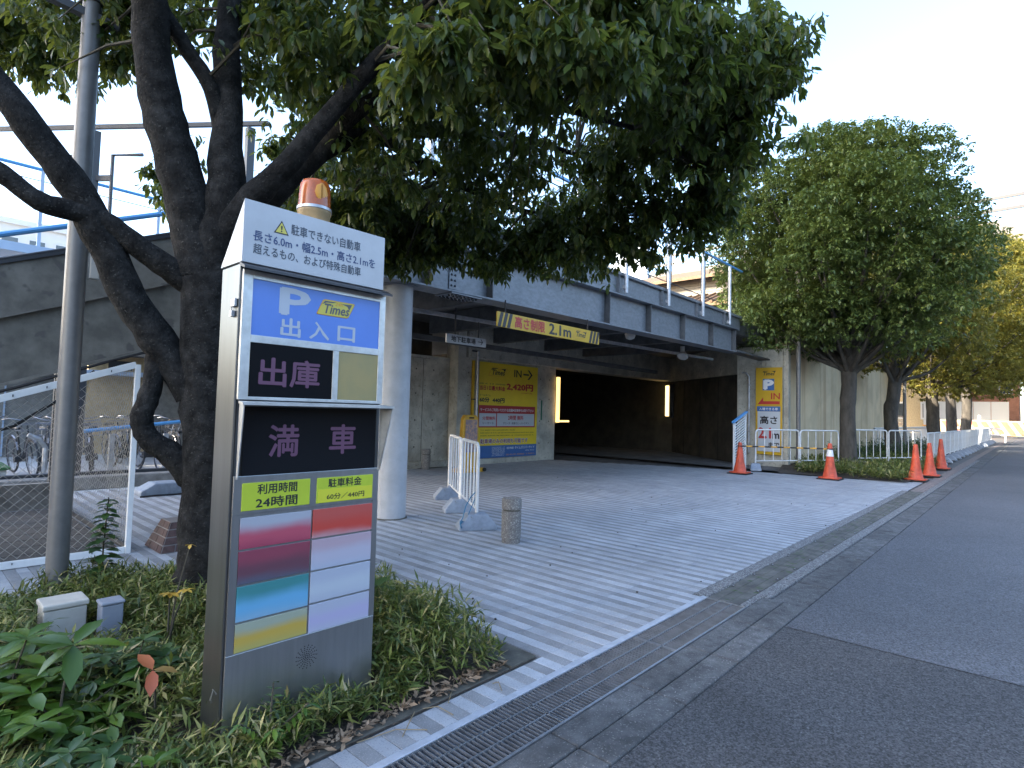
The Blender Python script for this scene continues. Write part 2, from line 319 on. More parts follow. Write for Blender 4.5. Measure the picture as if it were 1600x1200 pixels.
def panel(pl, u0, v0, u1, v1, h0, h1, mat, parent, name, bevel=0.0):
    b = MB(); q = [pl.p(a, c, h0) for a, c in ((u0,v0),(u1,v0),(u1,v1),(u0,v1))]
    b.prism(q, pl.n*(h1-h0)); return b.build(name, mat, parent, bevel=bevel)
def poly(pl, pts, h0, h1, mat, parent, name):
    b = MB(); b.prism([pl.p(a, c, h0) for a, c in pts], pl.n*(h1-h0)); return b.build(name, mat, parent)
def text_into(mb, body, pl, u0, v0, u1, v1, h=0.002, bold=0.0, shear=0.0, mi=0):
    c = bpy.data.curves.new('txt', 'FONT'); c.body = body; c.resolution_u = 2; c.shear = shear
    o = bpy.data.objects.new('txt', c); COL.objects.link(o)
    dg = bpy.context.evaluated_depsgraph_get()
    me = bpy.data.meshes.new_from_object(o.evaluated_get(dg))
    n = len(me.vertices); a = np.empty(n*3); me.vertices.foreach_get('co', a); a = a.reshape(-1, 3)
    mn = a.min(0); mx = a.max(0); d = np.maximum(mx - mn, 1e-6)
    fs = [list(p.vertices) for p in me.polygons]
    su = (u1-u0)/d[0]; sv = (v1-v0)/d[1]; e = bold
    for k, (du, dv) in enumerate([(0,0)] if not bold else [(-e,0),(e,0),(0,-e),(0,e)]):
        mb.add([pl.p(u0 + su*(q[0]-mn[0]+du), v0 + sv*(q[1]-mn[1]+dv), h + 0.00008*k) for q in a], fs, mi)
    bpy.data.objects.remove(o); bpy.data.curves.remove(c); bpy.data.meshes.remove(me)
    return mb
def text(body, pl, box, mat, parent, h=0.002, bold=0.02, shear=0.0):
    return text_into(MB(), body, pl, *box, h=h, bold=bold, shear=shear).build('lettering', mat, parent)
def marks(pl, u0, v0, u1, v1, mat, parent, h=0.002, rows=1, seed=1):
    """print too small to read: rows of tiny strokes"""
    r = random.Random(seed); b = MB(); dv = (v1-v0)/rows
    for k in range(rows):
        u = u0; y0 = v0 + dv*k + dv*0.15; hh = dv*0.7
        while u < u1 - hh*0.4:
            w = hh*r.uniform(0.5, 0.9)
            if r.random() < 0.88:
                for q in range(3):
                    yy = y0 + hh*(0.1+0.35*q)
                    if r.random() < 0.85: b.add([pl.p(u, yy, h), pl.p(u+w, yy, h), pl.p(u+w, yy+hh*0.14, h), pl.p(u, yy+hh*0.14, h)], [(0,1,2,3)])
                xx = u + w*r.uniform(0.2, 0.7); b.add([pl.p(xx, y0, h), pl.p(xx+w*0.16, y0, h), pl.p(xx+w*0.16, y0+hh, h), pl.p(xx, y0+hh, h)], [(0,1,2,3)])
            u += w + hh*0.18
    return b.build('small_print', mat, parent)
def logo(pl, u0, v0, u1, v1, parent, back='logo_yellow', ink='logo_grey', h=0.002):
    W_ = u1-u0; H_ = v1-v0; k = 0.17*W_; c = 0.04*W_
    P_ = lambda a, b: (u0 + a*W_ + (b)*k - k*0.0, v0 + b*H_)
    ring = [(0.03,0.0),(0.78,0.0),(0.82,0.06),(0.83,0.94),(0.80,1.0),(0.04,1.0),(0.0,0.94),(0.0,0.06)]
    outer = poly(pl, [P_(a, b) for a, b in ring], h, h+0.0012, 'logo_orange', parent, 'logo_border')
    inner = poly(pl, [P_(0.415+(a-0.415)*0.965, 0.5+(b-0.5)*0.93) for a, b in ring], h+0.0012, h+0.0022, back, parent, 'logo_plate')
    b = MB()
    hh = h+0.0030
    f = lambda pts: b.add([pl.p(*P_(x, y), hh) for x, y in pts], [list(range(len(pts)))])
    f([(0.02,0.66),(0.05,0.90),(0.34,0.90),(0.27,0.82),(0.11,0.80)]); f([(0.48,0.86),(0.76,0.90),(0.75,0.52),(0.66,0.74)])
    text_into(b, 'Times', pl, u0+0.20*W_, v0+0.14*H_, u0+0.84*W_, v0+0.72*H_, hh, 0.025, 0.25)
    b.build('logo_lettering', ink, parent)
    text('24h', pl, (u0+0.46*W_, v0+0.68*H_, u0+0.66*W_, v0+0.90*H_), 'logo_orange', parent, hh, 0.0, 0.2)
# ------------------------------------------------------------------ leaves in bulk
def unit(a): return a / np.maximum(np.linalg.norm(a, axis=-1, keepdims=True), 1e-9)
def leaves(name, P, D, N, L, Wd, mat, parent=None, fold=0.25, droop=0.2, rows=2, rnd=None, kind=None):
    """n leaf blades: base P, direction D, face normal N, length L, half width Wd; folded along the midrib and drooping at the tip"""
    n = len(P); D = unit(D); Sd = unit(np.cross(D, N)); N = np.cross(Sd, D)
    L = np.broadcast_to(np.asarray(L, float), (n,))[:, None]; Wd = np.broadcast_to(np.asarray(Wd, float), (n,))[:, None]
    prof = {1: [(0.45, 1.0)], 2: [(0.30, 0.86), (0.66, 0.92)]}[rows]
    vs = [P]
    for t, w in prof:
        c = P + D*L*t - N*(L*droop*t*t); e = N*(Wd*fold)
        vs += [c - Sd*Wd*w + e, c, c + Sd*Wd*w + e]
    vs.append(P + D*L - N*(L*droop))
    A = np.stack(vs, 1); k = A.shape[1]
    if rows == 1: F3 = [(0,2,1),(0,3,2),(1,2,4),(2,3,4)]; F4 = []
    else: F3 = [(0,2,1),(0,3,2),(4,5,7),(5,6,7)]; F4 = [(1,2,5,4),(2,3,6,5)]
    base = (np.arange(n)*k)[:, None, None]
    t3 = (base + np.array(F3)[None]).reshape(-1, 3)
    t4 = (base + np.array(F4)[None]).reshape(-1, 4) if F4 else np.zeros((0,4), int)
    me = bpy.data.meshes.new(name)
    og = np.array(ORG.get(parent.name, (0,0,0))) if parent else np.zeros(3)
    me.vertices.add(n*k); me.vertices.foreach_set('co', (A.reshape(-1, 3) - og).astype(np.float32).ravel())
    loops = np.concatenate([t3.ravel(), t4.ravel()]).astype(np.int32)
    me.loops.add(len(loops)); me.loops.foreach_set('vertex_index', loops)
    np_ = len(t3) + len(t4); me.polygons.add(np_)
    st = np.concatenate([np.arange(len(t3))*3, len(t3)*3 + np.arange(len(t4))*4]).astype(np.int32)
    me.polygons.foreach_set('loop_start', st)
    me.update(calc_edges=True); me.validate()
    r = rng.random(n) if rnd is None else rnd
    a = me.attributes.new('rnd', 'FLOAT', 'POINT'); a.data.foreach_set('value', np.repeat(r, k).astype(np.float32))
    me.shade_smooth()
    me.materials.append(MT[mat])
    o = bpy.data.objects.new(name, me); COL.objects.link(o)
    if parent: o.parent = parent; ORG[o.name] = Vector(og)
    if kind: o['kind'] = kind
    return o
def rand_dirs(n):
    a = rng.normal(size=(n, 3)); return unit(a)

# ================================================================== GROUND
def sheet(name, pts, z, mat, label=None, parent=None):
    b = MB(); b.add([(x, y, z) for x, y in pts], [list(range(len(pts)))])
    o = b.build(name, mat, parent)
    if not parent: tag(o, label, None, None, 'structure')
    return o
sheet('ground', [(-400,-400),(600,-400),(600,500),(-400,500)], -0.10, 'ground', 'wide bare ground under the whole place')
road = sheet('road', [(-60,-14),(300,-14),(300,1.18),(-60,1.18)], -0.012, 'asphalt_old', 'rough dark grey asphalt road')
sheet('road_patch', [(4.18,-14),(300,-14),(300,1.176),(3.9,1.176)], -0.0085, 'asphalt_new', 'smoother newer asphalt surface beyond the seam')
MB().box(-60,300,-14.2,-14,-0.1,0.12).build('far_kerb','gutter')['kind']='structure'
bpy.data.objects['far_kerb']['label']='concrete kerb on the far side of the road'
sheet('pavement_beyond', [(15.2,1.42),(300,1.42),(300,30),(15.2,30)], -0.03, 'ground', 'bare pavement ground behind the barriers')
sheet('plaza', [(-30,9.9),(8.0,9.9),(8.0,60),(-30,60)], -0.02, 'plaza', 'pale plaza paving behind the stairs')
# gutter blocks
gut = tag(bpy.data.objects.new('gutter', None), 'rough concrete gutter along the road edge', None, None, 'structure'); COL.objects.link(gut); ORG['gutter'] = Vector((0,0,0))
x = -1.2
while x < 26:
    l = 0.62
    if x < 3.9:
        MB().box(x, x+l-0.006, 1.335, 1.470, -0.09, 0.0).build('kerb_block','gutter',gut,bevel=0.006)
        MB().box(x, x+l-0.006, 1.184, 1.329, -0.09, -0.003).build('kerb_block','gutter',gut,bevel=0.006)
    else:
        MB().box(x, x+l-0.006, 1.43, 1.53, -0.09, 0.0).build('kerb_block','gravel',gut,bevel=0.006)
        MB().box(x, x+l-0.006, 1.184, 1.415, -0.09, -0.004-0.004*random.random()).build('kerb_block','gutter',gut,bevel=0.006)
        if x < 13: MB().box(x, x+l-0.003, 1.757, 1.856, -0.09, 0.002).build('kerb_block','gravel',gut,bevel=0.005)
    x += l
MB().box(4.075,4.37,1.757,1.856,-0.09,0.002).build('kerb_block','gravel',gut,bevel=0.005); MB().box(4.075,4.37,1.476,1.53,-0.09,0.0).build('kerb_block','gravel',gut,bevel=0.005)
MB().box(26,120,1.184,1.55,-0.09,-0.003).build('kerb_run','gutter',gut)
# drain with steel gratings
dr = thing('drain', 'long steel grated drain running along the driveway edge', 'drain', (1.5,1.6,0))
MB().box(-1.2,4.07,1.47,1.76,-0.098,-0.092).build('drain_shade_bed','rubber',dr)  # bed coloured black to imitate the shade of a deeper channel
MB().box(-1.2,4.07,1.757,1.797,-0.09,0.003).build('frame_edge','edge_pale',dr,bevel=0.004); MB().box(-1.2,4.07,1.471,1.478,-0.09,0.004).build('frame_edge','galv',dr)
for gx0, gx1 in ((-0.99,0.0),(0.0,1.0),(1.0,2.0),(2.0,3.03),(3.03,4.06)):
    b = MB()
    for yy in (1.482, 1.570, 1.660, 1.751): b.box(gx0+0.003, gx1-0.003, yy-0.003, yy+0.003, -0.030, 0.002)
    b.box(gx0+0.003,gx0+0.007,1.485,1.748,-0.030,0.002); b.box(gx1-0.007,gx1-0.003,1.485,1.748,-0.030,0.002)
    b.build('grating_frame','galv',dr)
    b = MB(); n = int((gx1-gx0)/0.024)
    for i in range(1, n): xx = gx0 + (gx1-gx0)*i/n; b.box(xx-0.0024, xx+0.0024, 1.485, 1.748, -0.012, 0.0005)
    b.build('grating_bars','grate',dr)
x = 4.075; i = 0
while x < 22:
    o = MB()
    for q in range(3): o.box(x+0.002, x+0.448, 1.535+q*0.0735+0.001, 1.535+(q+1)*0.0735-0.002, -0.09, -0.004)
    o.build('drain_lid','lid' if x < 13 else 'pink_pave',dr,bevel=0.002)
    for yy in (1.552, 1.735): MB().box(x+0.40,x+0.442,yy-0.010,yy+0.010,-0.0037,-0.0025).build('lifting_slot','rubber',dr)
    if x < 10:
        for yy in (1.552, 1.735): MB().tube([(x+0.425,yy-0.006,-0.004),(x+0.43,yy,0.003),(x+0.425,yy+0.006,-0.004)],0.0022,5).build('lifting_ring','galv',dr)
    x += 0.45
MB().box(22,60,1.535,1.756,-0.09,-0.004).build('lid_run','pink_pave',dr)
# paved driveway: tile by tile
drv = tag(bpy.data.objects.new('driveway', None), 'driveway of narrow pale and grey striped paving tiles', None, None, 'structure'); COL.objects.link(drv); ORG['driveway'] = Vector((0,0,0))
POLY = [(-2.6,1.777),(4.06,1.777),(4.10,1.86),(13.0,1.862),(13.2,1.78),(15.15,1.78),(14.5,3.4),(14.25,4.7),(14.25,5.45),(12.45,9.9),(-2.6,9.9)]
def inside(x, y, pg):
    c = False; n = len(pg)
    for i in range(n):
        x0, y0 = pg[i]; x1, y1 = pg[(i+1) % n]
        if (y0 > y) != (y1 > y) and x < (x1-x0)*(y-y0)/(y1-y0)+x0: c = not c
    return c
MB().box(3.80,4.35,1.40,1.90,-0.095,-0.012).build('bedding','gutter',gut)
b = MB(); b.add([(x, y, -0.006) for x, y in POLY], [list(range(len(POLY)))]); b.build('joint_bed','joint',drv)
TW = 0.0735; TL = 0.305
tiles = []
for i in range(-36, 208):
    for j in range(0, 28):
        x0 = i*TW + 0.005; 
        if j == 0: y0, y1 = 1.799, 1.955
        else: y0 = 1.955 + (j-1)*TL + (0.0 if x0 > 2.3 else 0.12*(i % 2)); y1 = y0 + TL
        xc = x0+TW/2; yc = (y0+y1)/2
        if not inside(xc, yc, POLY) or not inside(xc, min(y1, 9.89), POLY): continue
        if xc < 2.40 and 1.955 < yc < 4.72: continue
        if j == 0 and xc > 4.06: y0 = 1.866 if xc < 13.1 else 1.78
        yc = (y0+y1)/2
        tiles.append((xc, yc, x0, y0, y1, i % 2))
def seen(xc, yc):
    v = Vector((xc, yc, -H)); z = v.dot(fwd)
    if z < 0.2: return None
    px = 800 + 894*v.dot(right)/z; py = 600 + 894*v.dot(down)/z
    return (px, py, z) if -20 < px < 1620 and py < 1230 else None
vis = []
for k, t in enumerate(tiles):
    s_ = seen(t[0], t[1])
    hid = (t[1] > 2.0 and t[0] < 2.5 and t[1] < 5.2) or (t[0] < 1.5 and t[1] > 5.7)
    if s_ and not hid: vis.append((s_[2], k))
vis.sort(); near = set(k for _, k in vis[:296])
def tile_shape(b, x0, x1, y0, y1, z, c=0.0022):
    g = 0.0011
    x0 += g; x1 -= g; y0 += g; y1 -= g
    b.add([(x0,y0,-0.006),(x1,y0,-0.006),(x1,y1,-0.006),(x0,y1,-0.006),(x0,y0,z-c),(x1,y0,z-c),(x1,y1,z-c),(x0,y1,z-c),(x0+c,y0+c,z),(x1-c,y0+c,z),(x1-c,y1-c,z),(x0+c,y1-c,z)],
          [(0,1,5,4),(1,2,6,5),(2,3,7,6),(3,0,4,7),(4,5,9,8),(5,6,10,9),(6,7,11,10),(7,4,8,11),(8,9,10,11)])
proto = {}
rest = {0: MB(), 1: MB()}; restr = {0: [], 1: []}
for k, (xc, yc, x0, y0, y1, c) in enumerate(tiles):
    z = random.uniform(-0.0006, 0.0008)
    if k in near:
        key = (c, round(y1-y0, 3))
        if key not in proto:
            b = MB(); tile_shape(b, -TW/2, TW/2, -(y1-y0)/2, (y1-y0)/2, 0.0)
            o = b.build('tile', ('tile_w','tile_g')[c], drv); proto[key] = o.data; o.location = (xc, yc, z)
        else:
            o = bpy.data.objects.new('tile', proto[key]); COL.objects.link(o); o.parent = drv; o.location = (xc, yc, z)
    else:
        tile_shape(rest[c], x0, x0+TW, y0, y1, z); restr[c] += [random.random()]*9
for c in (0, 1):
    o = rest[c].build('tile_field', ('tile_w','tile_g')[c], drv, rnd=restr[c]); o['kind'] = 'stuff'
# small dark specks (seeds, grit) on the driveway
b = MB()
for k in range(90):
    xx = random.uniform(2.6, 11); yy = random.uniform(1.9, 8)
    if not inside(xx, yy, POLY): continue
    r = random.uniform(0.004, 0.010); b.lathe([(r*0.6,0),(r,r*0.5),(r*0.5,r)], (xx,yy,0.0005), 6)
tag(b.build('fallen_seeds','soil'), 'tiny dark seeds and grit scattered over the driveway', 'seeds', kind='stuff')
# planting beds
sheet('planting_bed', [(-3.0,1.957),(2.395,1.957),(2.395,4.72),(-3.0,4.72)], 0.004, 'soil', 'dark soil of the planting bed under the sign')
MB().box(2.20,2.392,1.965,2.50,0.0,0.016).build('bed_edging','stone_dark',None,bevel=0.004)
tag(bpy.data.objects['bed_edging'], 'dark mossy stone slab at the corner of the bed', None, None, 'structure')
MB().box(0.9,2.19,1.965,2.015,0.0,0.010).build('edging_strip','stone_dark',None,bevel=0.004)
tag(bpy.data.objects['edging_strip'], 'narrow dark stone strip along the bed front', None, None, 'structure')
b = MB(); b.add([(14.7,2.0,0.02),(30,2.0,0.02),(30,5.06,0.05),(16.5,5.06,0.05),(14.3,4.5,0.02),(14.45,3.2,0.02)], [(0,1,2,3,4,5)])
tag(b.build('far_planting_bed','soil'), 'soil of the far planting bed behind the cones', None, None, 'structure')
# ramp going down into the garage
b = MB(); b.add([(12.45,9.9,-0.004),(14.25,5.45,-0.004),(16.49,5.45,-0.5),(16.49,6.3,-0.6),(19.6,10.0,-1.3),(19.6,16,-2.4),(12.45,16,-1.0)], [(0,1,2,3,4,5,6)])
tag(b.build('ramp','concrete_shade_tint'), 'ramp sinking from the driveway into the dark garage', None, None, 'structure')
# ================================================================== CONCRETE WALLS
wl = thing('concrete_back_wall', 'grey concrete wall behind the yellow price board', 'wall', (8,10,0))
MB().box(9.0,12.78,10.0,10.35,-1.0,3.41).build('wall_panel','concrete',wl,bevel=0.01)
MB().box(4.0,8.99,10.9,11.1,-0.02,3.40).build('recess_wall','concrete_shade_tint',wl)
MB().box(6.0,8.995,10.22,10.5,-0.02,2.45).build('wall_panel','concrete',wl,bevel=0.01)
MB().box(6.0,8.99,10.20,10.5,2.452,2.52).build('wall_coping','concrete',wl,bevel=0.008)
MB().box(8.99,9.25,9.93,9.997,0,3.2).build('pilaster','concrete',wl,bevel=0.01)
MB().box(6.0,9.0,10.10,10.219,-0.02,0.12).build('skirting','concrete',wl,bevel=0.01)
for xx in (7.4, 8.2): MB().box(xx-0.004,xx+0.004,10.216,10.222,0.1,2.44).build('joint_groove','stone_dark',wl)
b = MB()
for xx in (6.4,7.0,7.6,8.0,8.5): 
    for zz in (0.45,1.05,1.65,2.2): b.cyl((xx,10.224,zz),(xx,10.214,zz),0.018,n=8)
for xx in (9.4,12.1,12.5):
    for zz in (0.45,1.05,1.65,2.2,2.8): b.cyl((xx,10.004,zz),(xx,9.995,zz),0.018,n=8)
b.build('formwork_holes','stone_dark',wl)['kind']='stuff'
MB().box(12.15,12.19,9.985,9.999,1.08,1.62).build('green_sticker','green_sticker',wl)
bm_ = thing('concrete_beam', 'concrete beam across the garage mouth', 'beam', (15,10,2.55))
MB().box(9.3,20.2,9.90,10.4,2.56,3.412).build('beam_body','concrete',bm_,bevel=0.015)
b = MB(); d = Vector((19.57-16.5, 10.0-6.3, 0)).normalized(); nn = Vector((d.y, -d.x, 0))
A_ = Vector((16.5,6.3,0)); B_ = Vector((19.57,10.0,0))
b.prism([A_+V(0,0,2.54), B_+V(0,0,2.54), B_+nn*0.4+V(0,0,2.54), A_+nn*0.4+V(0,0,2.54)], (0,0,0.846)); b.build('beam_return','concrete',bm_)
sw = thing('garage_side_wall', 'shade-darkened concrete wall slanting into the garage beside the ramp', 'wall', (17,7,-1))
b = MB(); b.prism([A_+nn*0.06+V(0,0,-2.5), B_+nn*0.06+V(0,0,-2.5), B_+nn*0.4+V(0,0,-2.5), A_+nn*0.4+V(0,0,-2.5)], (0,0,5.03)); b.build('wall_body','concrete_shade_tint',sw)
for t_ in (0.25,0.5,0.75):
    q = A_.lerp(B_, t_); b = MB(); b.bar(q+nn*0.055+V(0,0,-2.4), q+nn*0.055+V(0,0,2.5), 0.012, 0.012); b.build('joint_groove','rubber',sw)
gi = thing('garage_interior', 'shade-darkened concrete interior of the underground car park', 'garage', (15,13,-2))
MB().box(12.3,12.78,10.36,16,-3,2.9).build('inner_wall','concrete_shade_tint',gi); MB().box(12.2,25,16,16.3,-4,2.9).build('inner_wall','concrete_shade_tint',gi)
MB().box(19.5,20.3,9.7,16,-4,3.4).build('inner_wall','concrete_shade_tint',gi); MB().box(12.2,20.4,10.42,16.2,2.9,3.1).build('ceiling','concrete_shade_tint',gi)
# pillar wall with the P sign and the long roadside wall
rw = thing('roadside_concrete_wall', 'stained beige concrete wall tinted as if warmly lit, behind the roadside trees', 'wall', (20,5.2,0))
MB().box(16.5,16.85,5.60,6.30,-0.7,3.3).build('pillar','concrete',rw,bevel=0.012)
MB().box(16.52,16.9,5.062,5.598,-0.1,3.2).build('pillar','concrete',rw,bevel=0.012)
MB().box(16.56,16.75,4.93,5.06,-0.1,3.3).build('buttress','concrete',rw,bevel=0.012)
x = 16.92
for w in (3.4,3.4,3.4,3.4,3.4):
    MB().box(x,x+w-0.014,5.08+0.004*random.random(),5.4,-0.1,3.55).build('wall_panel','concrete_sun_tint',rw,bevel=0.012); x += w
MB().box(16.95,33.9,5.0,5.5,3.552,3.75).build('wall_coping','concrete',rw,bevel=0.012)
# ================================================================== ELEVATED DECK
dk = thing('pedestrian_deck', 'grey steel girder deck over the car park entrance', 'deck', (8,5.7,0))
zb = lambda x: 2.80 + 0.012*(x-4); zt = lambda x: 3.37 + 0.010*(x-4); zu = lambda x: 3.86
def sl_box(x0, x1, y0, y1, fz0, fz1, name, mat, bevel=0.0):
    b = MB(); b.prism([(x0,y0,fz0(x0)),(x1,y0,fz0(x1)),(x1,y0,fz1(x1)),(x0,y0,fz1(x0))], (0,y1-y0,0)); return b.build(name, mat, dk, bevel=bevel)
sl_box(3.7,14.25,5.38,5.70,lambda x:zb(x)-0.025,zb,'bottom_flange','girder',0.004)
sl_box(3.7,14.25,5.40,5.68,zt,lambda x:zt(x)+0.022,'top_flange','girder',0.004)
sl_box(3.9,14.25,5.535,5.555,lambda x:zb(x)+0.001,lambda x:zt(x)-0.001,'web','girder')
for xs in (4.42,5.50,8.41,9.86,11.31,12.75,14.1):
    b = MB(); b.prism([(xs-0.007,5.42,zb(xs)+0.002),(xs+0.007,5.42,zb(xs)+0.002),(xs+0.007,5.42,zt(xs)-0.002),(xs-0.007,5.42,zt(xs)-0.002)],(0,0.113,0)); b.build('stiffener','girder_dark',dk)
b = MB(); b.box(4.80,5.06,5.520,5.533,2.85,3.33); b.build('splice_plate','girder',dk,bevel=0.003)
for xx in (4.84,4.90):
    for zz in (2.90,2.97,3.04,3.11,3.18,3.25,3.31):
        b = MB(); b.lathe([(0.016,0),(0.016,0.008),(0.008,0.012)],n=6); 
        b.v = [(xx+a, 5.519-c, zz+e) for a, e, c in b.v]; b.build('bolt','dark_metal',dk)
MB().box(4.72,5.25,5.374,5.706,2.765,2.779).build('splice_plate','girder',dk)
b = MB()
for k in range(7):
    for yy in (5.42,5.48,5.60,5.66): b.cyl((4.77+k*0.07,yy,2.764),(4.77+k*0.07,yy,2.742),0.014,n=6)
b.build('bolt_row','dark_metal',dk)['kind'] = 'stuff'
sl_box(4.0,14.6,5.52,5.54,lambda x:zt(x)+0.024,lambda x:zu(x)-0.04,'fascia','girder')
MB().box(3.9,14.6,5.46,5.58,3.80,3.86).build('fascia_cap','girder',dk,bevel=0.006)
POSTX = (4.35,5.88,7.40,8.90,10.52,12.13,13.64)
for xp in POSTX:
    MB().box(xp-0.14,xp-0.13,5.45,5.519,zt(xp)+0.03,3.795).build('fascia_rib','girder',dk)
    MB().cyl((xp,5.40,zt(xp)+0.06),(xp,5.40,4.95),0.036,n=14).build('rail_post','galv_dull',dk,smooth=40)
    MB().box(xp-0.05,xp+0.05,5.40,5.46,3.55,3.62).build('post_bracket','galv_dull',dk)
MB().bar((4.2,5.40,4.96),(14.4,5.40,4.96),0.05,0.035).build('top_rail','blue_rail',dk)
for x0, x1 in zip(POSTX[:-1], POSTX[1:]):
    b = MB(); P0 = x0+0.10; P1 = x1-0.10
    b.tube([(P0,5.40,3.97),(P1,5.40,3.97),(P1,5.40,4.80),(P0,5.40,4.80)],0.010,6,closed=True); b.build('infill_frame','pole_dark',dk)
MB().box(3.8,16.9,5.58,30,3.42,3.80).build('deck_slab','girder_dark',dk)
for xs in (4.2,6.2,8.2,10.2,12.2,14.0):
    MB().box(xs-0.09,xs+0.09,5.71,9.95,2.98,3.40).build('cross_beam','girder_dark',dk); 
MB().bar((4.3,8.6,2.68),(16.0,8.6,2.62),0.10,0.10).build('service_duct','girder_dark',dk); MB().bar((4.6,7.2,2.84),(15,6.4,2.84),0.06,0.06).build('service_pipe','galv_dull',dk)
cl = MB(); cl.lathe([(0.180,0),(0.180,2.768)],(4.13,5.68,0.0),40); cl.build('column','column',dk,smooth=40)
MB().lathe([(0.24,0),(0.24,0.025)],(4.13,5.68,2.769),32).build('column_cap','girder',dk,smooth=40)
MB().lathe([(0.20,0),(0.195,0.012)],(4.13,5.68,0.0),32).build('column_seal','stone_dark',dk,smooth=40)
MB().bar((16.35,5.5,2.90),(14.0,5.5,2.93),0.3,0.04).build('end_plate','girder_dark',dk)
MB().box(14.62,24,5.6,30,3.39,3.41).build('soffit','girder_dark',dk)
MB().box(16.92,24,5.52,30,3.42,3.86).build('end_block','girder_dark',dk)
# ------------------------------------------------------------------ stair on the left
st = thing('footbridge_stair', 'dark steel stair sloping up to the deck above the caged storage', 'stair', (1.5,6,0))
sb = lambda x: 1.18+0.385*x; smid = lambda x: 1.69+0.412*x; stp = lambda x: 2.10+0.425*x
def st_box(x0, x1, y0, y1, f0, f1, name, mat, par=st):
    b = MB(); b.prism([(x0,y0,f0(x0)),(x1,y0,f0(x1)),(x1,y0,f1(x1)),(x0,y0,f1(x0))], (0,y1-y0,0)); return b.build(name, mat, par)
st_box(-2.6,3.95,5.92,5.95,sb,smid,'lower_stringer','stair_steel'); st_box(-2.6,3.95,5.90,5.93,lambda x:smid(x)+0.003,stp,'upper_stringer','stair_steel')
st_box(-2.6,3.95,5.84,5.98,lambda x:sb(x)-0.025,sb,'stringer_flange','stair_steel'); st_box(-2.6,3.95,5.87,5.919,lambda x:smid(x)-0.012,lambda x:smid(x)+0.002,'stringer_lip','stair_steel')
st_box(-2.6,3.95,5.88,5.96,stp,lambda x:stp(x)+0.03,'stringer_cap','pole_dark')
st_box(-2.6,3.95,7.7,7.74,lambda x:sb(x)+0.1,stp,'far_stringer','stair_steel')
x = -2.5
while x < 3.9:
    MB().box(x,x+0.30,5.96,7.69,stp(x)-0.36,stp(x)-0.30).build('tread','stair_steel',st); x += 0.30
for dz, mt, r in ((0.55,'blue_rail',0.03),(0.30,'pole_dark',0.014)):
    MB().tube([(-2.6,7.70,stp(-2.6)+dz),(3.9,7.70,stp(3.9)+dz)],r,8).build('handrail',mt,st)
for xx in (-1.2,0.2,1.35,2.6,3.8): MB().cyl((xx,7.72,stp(xx)),(xx,7.72,stp(xx)+0.6),0.022,n=8).build('handrail_post','eave',st)
MB().tube([(-2.5,5.85,sb(-2.5)-0.05),(0.7,5.85,sb(0.7)-0.06),(1.3,5.85,sb(1.3)-0.035),(3.5,5.85,sb(3.5)-0.05)],0.013,6).build('cable','rubber',st)
MB().tube([(0.45,6.0,0.98),(0.7,5.95,1.08),(0.95,5.93,1.28),(1.05,5.93,1.42),(1.2,5.93,1.55)],0.013,6).build('cable','rubber',st)
# cage of chain link under the stair
cg = thing('chain_link_cage', 'white framed chain link fence closing the space under the stair', 'fence', (1,5.75,0))
MB().box(1.455,1.495,5.745,5.785,0.0,1.62).build('corner_post','white_paint',cg,bevel=0.003)
MB().bar((-1.6,5.765,0.045),(1.452,5.765,0.03),0.03,0.055).build('bottom_rail','white_paint',cg,bevel=0.003)
ftop = lambda x: 1.075+0.372*x
MB().bar((-1.6,5.765,ftop(-1.6)),(1.46,5.765,ftop(1.46)),0.03,0.055).build('top_rail','white_paint',cg,bevel=0.003)
for xx in (0.66,0.86,1.06,1.28): MB().bar((xx,5.749,ftop(xx)-0.01),(xx,5.749,ftop(xx)+0.008),0.009,0.006).build('screw','dark_metal',cg)
for xx in (0.72,0.98,1.22): MB().bar((xx,5.749,0.035),(xx,5.749,0.05),0.006,0.006).build('screw','dark_metal',cg)
def chain(y, x0, x1, f0, f1, axis):
    b = MB(); p = 0.075; k0 = int((x0 - f1(x1)) / p) - 2; k1 = int((x1 - x0 + 3)/p) + 30
    for sgn in (1, -1):
        for k in range(-80, 120):
            c = k*p; pts = []
            xs = np.arange(x0, x1+1e-6, p/2)
            seg = [(xx, sgn*(xx)*1.0 + c) for xx in xs]
            seg = [(a, z) for a, z in seg if f0(a) <= z <= f1(a)]
            if len(seg) < 2: continue
            a, c2 = seg[0], seg[-1]; off = 0.0016*sgn
            P_ = (lambda a_: (a_[0], y+off, a_[1])) if axis == 'x' else (lambda a_: (y+off, a_[0], a_[1]))
            b.tube([P_(a), P_(c2)], 0.0019, 3, caps=False)
    return b
o = chain(5.77,-1.5,1.45,lambda x:0.06,lambda x:ftop(x)-0.02,'x').build('wire_mesh','mesh_wire',cg); o['kind']='stuff'
o = chain(1.475,5.79,9.0,lambda x:0.06,lambda x:1.60,'y').build('wire_mesh','mesh_wire',cg); o['kind']='stuff'
MB().box(1.30,1.36,8.1,8.16,0,1.75).build('rear_post','pole_dark',cg); MB().box(1.42,1.50,8.98,9.06,0,1.9).build('rear_post','pole_dark',cg); MB().box(0.75,0.80,7.9,7.95,0,1.5).build('rear_post','pole_dark',cg)
MB().bar((1.475,5.79,0.05),(1.475,9.0,0.05),0.03,0.05).build('side_rail','pole_dark',cg)
for k in range(9):
    y0 = 5.83+k*0.30; MB().box(-1.6,1.44,y0,y0+0.285,0.012,0.024).build('floor_plank','plank',cg)
MB().box(-1.6,1.40,8.7,8.8,0.0,0.30).build('cage_kerb','low_concrete',cg)
